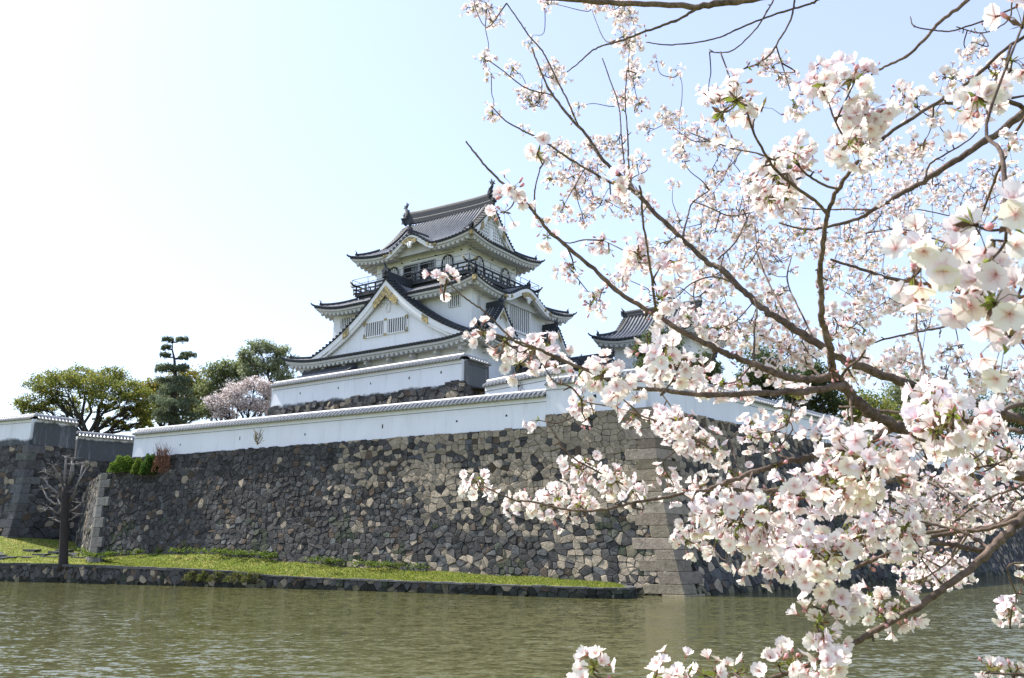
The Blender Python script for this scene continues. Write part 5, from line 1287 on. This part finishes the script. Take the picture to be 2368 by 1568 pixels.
# blossom patches: bearing, half sizes, number of flowers, apparent flower size (sets the distance)
BL = [(1105,15,45,22,24,17),(1142,46,28,16,10,16),(1115,140,24,18,10,17),(1135,170,12,10,3,16),(1185,160,17,16,8,15),(1228,225,38,30,30,17),(1277,170,38,32,30,17),(1228,103,15,13,7,14),(1265,8,20,10,8,16),
(1400,8,70,16,26,17),(1440,35,38,26,24,17),(1450,95,32,28,22,19),(1462,165,28,38,30,18),(1440,225,24,20,16,17),(1475,240,20,20,9,17),(1137,258,14,18,8,16),(1340,245,11,10,5,16),(1212,302,13,10,5,14),(1243,358,20,30,6,38),
(1300,345,42,24,24,16),(1345,392,60,30,30,16),(1400,335,52,32,34,15),(1492,300,26,22,14,15),(1550,272,36,25,26,16),(1597,305,38,27,28,16),(1643,330,34,26,22,17),(1700,345,40,20,16,17),(1187,443,26,18,7,38),(1168,490,8,12,1,32),
(1255,545,34,55,9,27),(1300,490,28,34,9,22),(1345,500,30,26,9,22),(1443,425,38,32,9,38),(1470,375,34,28,10,22),(1395,470,46,22,12,18),(1390,560,34,26,8,28),(1482,590,44,28,13,34),(1548,605,42,34,14,32),(1310,620,36,26,11,24),
(1380,690,40,44,18,24),(1425,640,34,32,12,22),(1525,705,38,40,11,36),(1018,645,24,26,5,30),(1117,775,17,20,4,30),(1168,790,20,22,4,34),(1245,812,62,34,22,32),(1200,842,20,20,3,32),(1292,852,34,24,8,28),
(1380,868,48,38,16,36),(1440,893,36,30,9,38),(1345,930,22,38,12,25),(1246,970,15,14,3,25),(1108,1118,34,34,9,28),(1200,1155,32,34,8,25),(1272,1165,46,38,20,27),(1345,1172,30,34,10,27),
(1350,1078,44,34,16,28),(1412,1112,44,32,16,30),(1462,1132,24,24,7,28),(1512,968,50,30,18,26),(1562,985,44,38,22,29),(1612,1022,44,30,18,28),(1545,830,44,48,17,42),(1500,798,32,30,6,38),(1600,868,48,34,15,34),
(1690,885,60,30,20,32),(1540,1095,20,16,4,26),(1560,1130,30,16,5,24),(1700,228,40,54,9,52),(1668,262,30,26,4,50),(1762,250,26,22,3,46),(1780,148,38,24,18,20),(1812,180,28,20,10,20),(1902,195,48,38,14,46),
(1972,185,44,34,11,48),(2002,280,62,52,20,46),(1962,328,56,48,16,44),(1846,352,44,34,15,34),(1800,402,56,54,20,40),(1785,458,56,36,16,36),(2110,235,44,34,8,30),(2160,265,20,20,4,24),(2240,118,36,22,15,22),(2262,225,44,36,11,50),(2232,262,20,16,3,46),
(2340,140,28,26,3,52),(2362,60,14,18,1,70),(2252,518,34,34,2,84),(2328,520,34,34,2,88),(2135,590,56,48,5,78),(2110,640,40,30,3,74),(2290,602,56,46,6,78),(2298,700,60,52,9,80),(2330,785,44,34,6,74),(2200,600,30,30,3,60),
(1815,970,40,26,12,30),(1900,1012,56,40,18,36),(1762,1012,46,32,16,28),(1740,975,30,22,8,26),(1842,920,40,28,14,30),(2005,1045,84,54,32,50),(2060,1090,50,40,14,46),(2200,985,92,72,58,52),(2155,930,50,40,22,44),(2262,1075,76,46,26,42),(2330,1055,40,40,14,36),
(1955,1108,96,56,44,46),(1650,1130,44,40,20,30),(1640,1192,60,38,28,34),(1732,1192,84,56,52,38),(1862,1142,80,48,36,40),(1690,1240,60,30,20,32),(1742,1290,50,34,20,34),(1802,1302,54,36,22,36),(1892,1292,70,66,62,42),
(2000,1212,66,54,44,32),(2068,1228,56,44,30,38),(1932,1382,42,34,14,40),(1890,1442,40,24,9,42),(1905,1470,36,24,9,42),(2062,1402,50,46,18,38),(2000,1385,36,36,12,32),(1905,1512,46,34,22,42),(1822,1540,50,22,14,38),(1700,1556,90,16,20,36),(1570,1562,90,10,12,36),
(1372,1545,22,22,5,38),(2332,1418,26,26,14,23),(2312,1552,56,18,12,36),(2362,1342,10,20,6,25),(1642,1040,40,26,14,26),(1700,1100,40,26,12,26),(1590,1250,30,20,6,30),(2170,1330,40,18,16,22),(2120,1345,40,20,14,20),
# farther, smaller blossoms
(1640,470,44,40,44,15),(1690,500,62,52,64,15),(1760,480,46,40,36,15),(1650,610,62,52,56,16),(1735,565,62,62,60,15),(1640,700,62,60,54,17),(1800,560,60,44,46,15),(1855,505,60,50,46,15),(1560,512,32,26,16,16),
(2000,440,84,50,74,14),(2100,420,62,50,58,14),(2050,520,90,50,96,14),(2150,540,70,50,74,14),(1990,580,72,42,64,14),(2250,430,50,40,36,14),(2340,420,40,50,44,14),(2200,470,60,40,44,14),(2300,470,60,44,44,14),(2340,560,30,60,30,14),
(1700,765,84,52,64,19),(1805,745,62,42,46,18),(1850,802,60,50,54,19),(1955,760,74,60,66,25),(2020,710,50,40,30,18),(1790,860,50,30,24,19),(2000,850,60,40,34,22),(2095,835,54,48,38,18),(2130,720,40,62,34,15),(2150,880,60,50,40,20),(2330,880,60,50,54,20),(2200,815,42,30,14,22),
(2200,1150,112,60,130,17),(2320,1170,60,50,60,16),(2100,1180,80,50,84,18),(2150,1295,84,36,56,17),(2210,1315,50,30,30,17),(2340,1085,40,40,24,22),(1800,1240,104,46,96,18),(1620,1240,40,24,18,20),(1930,640,60,40,36,15),(2060,640,60,30,30,14),(2230,1225,60,30,36,16),
(1480,480,40,30,12,18),(1560,430,20,12,3,16),(1600,560,40,36,22,16),(1540,680,34,26,12,18),(2250,880,44,30,20,22),(1980,980,50,30,18,24),(2110,1040,40,30,16,30),(1520,860,26,24,7,28),(1470,960,20,14,4,24),(1440,470,30,30,10,18),
(1580,350,40,30,16,22),(1660,410,40,34,20,17),(1720,430,34,34,16,22),(1880,560,50,40,24,20),(1760,620,60,44,30,19),(1650,640,46,36,20,20),(1620,540,44,36,20,18),(1780,690,54,34,24,20),(1600,740,44,34,16,24),(1660,760,46,30,16,24),(1960,540,50,34,24,18),(2080,470,60,40,30,18),(2180,420,50,34,20,18),(2280,400,44,30,16,20),(2060,360,50,34,18,22),(2130,330,40,30,12,24),(2200,180,40,30,10,26),(2300,170,34,30,8,30),(1840,240,30,26,8,28),(1560,170,26,20,8,16),(1520,140,20,16,5,16),(1640,215,26,20,8,22),(1350,440,40,26,16,17),(1290,410,34,22,12,16),(1540,560,34,30,10,24),(2220,640,40,30,12,30),(2000,670,50,30,22,20),(2080,700,50,36,24,20),(2330,330,30,30,10,24),(2080,210,26,20,6,26)]

def curve(pts, k=7):
    """Catmull-Rom through the joints"""
    P = np.array(pts, float); P = np.concatenate([[2*P[0]-P[1]], P, [2*P[-1]-P[-2]]]); out = []
    for i in range(1, len(P)-2):
        a, b, c, d = P[i-1:i+3]
        for t in np.linspace(0, 1, k, endpoint=False): out.append(.5*((2*b)+(-a+c)*t+(2*a-5*b+4*c-d)*t*t+(-a+3*b-3*c+d)*t**3))
    out.append(P[-2]); return np.array(out)
tree = thing('cherry_tree', (FORK[0]+.5, FORK[1]+.2, .9), 'blossoming cherry tree in the foreground, its branches spreading in from the right', 'tree')
wood = MB(); SAMP = []; SR = []
bc = np.array((.16, .118, .095))
def branch_tube(mb, P, R, n, bumpy=.06):
    R = R*(1+rng.normal(0, bumpy, len(R))*.6); k = int(max(0, len(R)//9))
    for _ in range(k): i = rng.integers(1, len(R)-1) if len(R) > 3 else 0; R[i] *= 1.12
    c = bc*rng.uniform(.85, 1.15); mb.tube(P, R, n, c)
limbs = {}
BIG = ('main', 'c', 'y', 'l', 'i')
for nm, (pts, w0, w1, Y0, Y1) in BR.items():
    n = len(pts); P = np.array([atY(u, v, Y0+(Y1-Y0)*i/(n-1)) for i, (u, v) in enumerate(pts)])
    P = curve(P, 6); m = len(P); Yv = P[:, 1]; wv = w0+(w1-w0)*np.linspace(0, 1, m)**.8
    R = wv*Yv/2060./2
    P[1:-1] += rng.normal(0, .22, (m-2, 3))*R[1:-1, None]
    if pts[0][0] > 2380 or pts[0][1] < -30:   # run on to the trunk fork outside the view
        e = P[0]; L0 = np.linalg.norm(FORK-e); d0 = P[0]-P[4]; d0 /= np.linalg.norm(d0); a1 = e+d0*L0*.22+(FORK-e)*.06; a2 = (a1+FORK)/2+d0*L0*.08; ext = curve(np.array([FORK+rng.normal(0, .08, 3), a2, a1, e]), 6)[:-1]
        r0 = max(R[0]*1.6, .028); P = np.concatenate([ext, P]); R = np.concatenate([np.linspace(r0, R[0], len(ext)), R])
    mb = MB() if nm in BIG else wood
    branch_tube(mb, P, R.copy(), 12 if w0 > 15 else 8)
    if nm in BIG: limbs[nm] = obj('limb', mb, BARKF, tree, smooth=True)
    SAMP.append(P[2:]); SR.append(R[2:])
SAMP = np.concatenate(SAMP); SR = np.concatenate(SR)
tk = MB(); tb = FORK+np.array([.5, .2, -2.1]); tk.tube(curve(np.array([tb-[0, 0, .4], tb+[0, 0, .1], (tb+FORK)/2+[.05, .05, 0], FORK+[0, 0, .15]]), 5), np.linspace(.24, .13, 16), 14, bc*.9)
obj('trunk', tk, BARKF, tree, smooth=True)
def toimg(P):
    d = P-np.array([0, 0, HC]); z = d[..., 1]*math.cos(PITCH)+d[..., 2]*math.sin(PITCH); y = -d[..., 1]*math.sin(PITCH)+d[..., 2]*math.cos(PITCH)
    return np.stack([CX+FX*d[..., 0]/z, CY-FX*y/z, z], -1)
# ---- flower templates (unit = flower diameter)
def petal(open_, hi):
    rows = [(.03, .025), (.13, .10), (.26, .195), (.39, .215), (.475, .13)] if hi else [(.03, .03), (.22, .18), (.38, .215), (.47, .12)]
    V, C_ = [], []
    for i, (r, w) in enumerate(rows):
        last = i == len(rows)-1; el = open_*(1.25*r-.9*r*r*1.2)
        for sx in (-1, 0, 1):
            rr = r-(.045 if last and sx == 0 else 0)-(.02 if sx and not last else 0); z = el+(.035*(abs(sx)) if i > 0 else 0)*(1.2 if open_ > .5 else .6)
            V.append((rr*(1-.35*open_*rr), sx*w, z)); k = min(1, r/.20)**.6
            C_.append(np.array((.74, .38, .40))*(1-k)+np.array((.88, .825, .815))*k if r < .2 else np.array((.88, .84, .832)))
    F = []
    for i in range(len(rows)-1):
        for j in (0, 1): a = i*3+j; F.append((a, a+1, a+4, a+3))
    return V, F, C_
def flower(open_, hi, r, wid=1.0):
    V, F, C_ = [], [], []
    def put(v, f, c):
        n = len(V); V.extend(v); F.extend([tuple(i+n for i in q) for q in f]); C_.extend(c)
    for k in range(5):
        a = k*2*math.pi/5+r.uniform(-.12, .12); ca, sa = math.cos(a), math.sin(a); v, f, c = petal(open_*r.uniform(.8, 1.2), hi); tw_ = r.uniform(-.14, .14); rz = r.uniform(-.02, .06)
        put([((x)*ca-y*wid*sa, (x)*sa+y*wid*ca, z+tw_*y+rz*x) for x, y, z in v], f, c)
    ns = 9 if hi else 4
    for k in range(ns):
        a = r.uniform(0, 6.28); e = r.uniform(.08, .17); h = r.uniform(.13, .2); ca, sa = math.cos(a), math.sin(a); w = .008 if hi else .014
        put([(-sa*w, ca*w, .02), (sa*w, -ca*w, .02), (ca*e, sa*e, h)], [(0, 1, 2)], [(.75, .45, .42)]*3)
        s_ = .017 if hi else .022; put([(ca*e-s_, sa*e, h), (ca*e, sa*e-s_, h+.01), (ca*e+s_, sa*e, h), (ca*e, sa*e+s_, h+.015)], [(0, 1, 2, 3)], [(.72, .48, .10)]*4)
    n = 5; v = [(.05*math.cos(i*1.2566), .05*math.sin(i*1.2566), .0) for i in range(n)]+[(.035*math.cos(i*1.2566), .035*math.sin(i*1.2566), -.17) for i in range(n)]
    put(v, [(i, (i+1) % n, (i+1) % n+n, i+n) for i in range(n)], [(.34, .14, .10)]*(2*n))
    return np.array(V), F, np.array(C_)
def bud(r, stage):
    V, F, C_ = [], [], []; n = 6; rows = [(-.17, .03), (-.10, .055), (-.02, .075), (.08, .115*stage), (.20, .12*stage), (.30, .06*stage), (.33, .005)]
    for i, (z, rad) in enumerate(rows):
        for k in range(n): a = k*6.283/n+i*.25; V.append((rad*math.cos(a), rad*math.sin(a), z)); C_.append((.33, .16, .10) if i < 3 else (.74, .44, .47) if i < 5 else (.68, .34, .39))
    for i in range(len(rows)-1):
        for k in range(n): F.append((i*n+k, i*n+(k+1) % n, (i+1)*n+(k+1) % n, (i+1)*n+k))
    return np.array(V), F, np.array(C_)
rt_ = random.Random(4)
HI = [flower(o, True, rt_, w) for o, w in ((.45, 1.0), (.6, 1.0), (.35, 1.05), (.8, .95), (1.25, .8), (.55, 1.0))]
LO = [flower(o, False, rt_, w) for o, w in ((.45, 1.05), (.7, 1.0), (.35, 1.05), (1.2, .85))]
BU = [bud(rt_, s) for s in (.8, 1.0, 1.25)]
def frame(dirs, spin):
    z = dirs/np.linalg.norm(dirs, axis=1)[:, None]; a = np.where(np.abs(z[:, 2:3]) < .9, np.array([[0, 0, 1.]]), np.array([[1., 0, 0]]))
    x = np.cross(a, z); x /= np.linalg.norm(x, axis=1)[:, None]; y = np.cross(z, x); c, s = np.cos(spin)[:, None], np.sin(spin)[:, None]
    return np.stack([x*c+y*s, -x*s+y*c, z], 2)
def place(mb, tmpl, pos, dirs, size, tint=None):
    V, F, C_ = tmpl; n = len(pos)
    if n == 0: return
    R = frame(dirs, rng.uniform(0, 6.28, n)); W_ = np.einsum('nij,mj->nmi', R, V)*size[:, None, None]+pos[:, None, :]
    k = len(V); c = np.tile(C_, (n, 1)) if tint is None else np.clip((C_[None]*tint[:, None, :]).reshape(-1, 3), 0, .93)
    mb.V.append(W_.reshape(-1, 3)); mb.C.append(c); mb.U.append(np.zeros((n*k, 2)))
    F_ = [[i+mb.n+j*k for i in q] for j in range(n) for q in F]; mb.F += F_; mb.n += n*k
def umbel(mb, c, axis, nf, size, hi, budf):
    """one spray: flowers on stalks from a scaly spur with small bronze-green leaves"""
    axis = axis/np.linalg.norm(axis)
    for kind, cnt in (('f', nf), ('b', budf)):
        for _ in range(cnt):
            d = rng.normal(size=3)*.75+axis*.7+np.array([0, -.25, -.12]); d /= np.linalg.norm(d); L = size*(rng.uniform(.75, 1.25) if kind == 'f' else rng.uniform(.55, .95))
            e = c+d*L+np.array([0, 0, -.12*size]); mid = c+d*L*.55+np.array([0, 0, .10*size])
            w = size*.020
            mb.tube([c, mid, e], [w*1.1, w*.8, w], 3, (.24, .22, .07) if kind == 'f' else (.30, .16, .09), cap=False)
            fd = (d*.8+rng.normal(0, .45, 3)); 
            if kind == 'f':
                t = HI[rng.integers(0, len(HI))] if hi else LO[rng.integers(0, len(LO))]; s = size*rng.uniform(.86, 1.1)
                place(mb, t, (e+fd/np.linalg.norm(fd)*s*.16)[None], fd[None], np.array([s]), np.array([[1, rng.uniform(.92, 1.01), rng.uniform(.93, 1.02)]])*rng.uniform(.92, 1.05))
            else:
                place(mb, BU[rng.integers(0, 3)], e[None], d[None], np.array([size*rng.uniform(.7, 1.0)]))
    for _ in range(7 if hi else 4):           # scales and young leaves
        d = rng.normal(size=3)+axis*.8; d /= np.linalg.norm(d); s = np.cross(d, rng.normal(size=3)); s /= np.linalg.norm(s); l = size*rng.uniform(.3, .72)
        col = [(.20, .25, .04), (.16, .13, .04), (.12, .07, .04), (.24, .28, .05)][rng.integers(0, 4)]
        mb.add([c, c+d*l*.5+s*l*.17, c+d*l, c+d*l*.5-s*l*.17+np.array([0, 0, .03*l])], [(0, 1, 2, 3)], col)
    mb.tube([c-axis*size*.12, c+axis*size*.1], [size*.07, size*.05], 5, (.075, .05, .03))
near, far = [], MB(); simg = toimg(SAMP); BUDDY = {}
order = sorted(BL, key=lambda b: -b[5])
for (u, v, ru, rv, nf, fp) in order:
    Y = .037*2060./fp; per = 4 if fp > 45 else 5; ncl = max(1, int(round(nf*((1.45 if v < 720 and u > 1450 else 2.2) if fp < 20 else 1.7 if fp < 24 else 2.0 if u < 1640 and v > 760 else 1.9 if v < 720 else 1.55 if u < 1640 or v < 700 else 1.2)/per))); hi = fp >= 24
    k = Y/2060.; cs = []
    for i in range(ncl):
        for _ in range(8):
            a = rng.uniform(0, 6.28); r = math.sqrt(rng.random()); uu = u+math.cos(a)*r*max(2, ru-fp*.75); vv = v+math.sin(a)*r*max(2, rv-fp*.75)
            if all((uu-q[0])**2+(vv-q[1])**2 > (fp*.85)**2 for q in cs) or _ == 7: break
        cs.append((uu, vv))
    for (uu, vv) in cs:
        y = Y*(1+rng.normal(0, .035)); c = atY(uu, vv, y)
        d2 = ((simg[:, 0]-uu)*k*np.where(simg[:, 0] < uu-4, 2.6, 1.0))**2+((simg[:, 1]-vv)*k)**2+((SAMP[:, 1]-y)*.38)**2; j = int(np.argmin(d2)); s0 = SAMP[j]; L = np.linalg.norm(c-s0)
        ax = c-s0 if L > .01 else rng.normal(size=3)
        if L > .02:
            tw_ = wob(s0, c, 3 if L < .2 else 4, .05); tw_[1:-1, 2] -= .06*L; tw_ = curve(tw_, 4)
            wood.tube(tw_, np.linspace(min(.0034, .0018+L*.005), .0015, len(tw_)), 5, bc*.75)
            if L > .12: SAMP = np.concatenate([SAMP, tw_[2:]]); simg = np.concatenate([simg, toimg(tw_[2:])])
        n_ = max(1, per+int(rng.integers(-1, 2))-(2 if 1180 < u < 1420 and 440 < v < 720 else 0)); bd = int(rng.random() < .5)*int(rng.integers(1, 3)) if not (1180 < u < 1500 and 380 < v < 720) else int(rng.integers(2, 5))
        if fp >= 30 and len(near) < 100:
            mb = MB(); umbel(mb, c, ax, n_, .039, hi, bd); near.append(mb)
        else: umbel(far, c, ax, n_, .039, hi, bd)
# bud spurs along the limbs
ns = len(SAMP)
for j in rng.choice(ns, 420, replace=False):
    if SR[j] > .012 if j < len(SR) else False: continue
    c = SAMP[j]; uv_ = simg[j]
    if not (1180 < uv_[0] < 2380): continue
    ax = rng.normal(size=3); ax /= np.linalg.norm(ax); e = c+ax*rng.uniform(.012, .03); wood.tube([c, e], [.003, .002], 4, bc*.7)
    if rng.random() < .55 and not (1100 < uv_[0] < 2200 and uv_[1] < 60): umbel(far, e, ax, int(rng.random() < .3), .034, False, int(rng.integers(1, 4)))
for mb in near: obj('blossom_cluster', mb, PETAL, tree, smooth=True)
o = obj('blossoms', far, PETAL, tree, smooth=True); o['kind'] = 'stuff'
obj('twigs', wood, BARKF, tree, smooth=True)
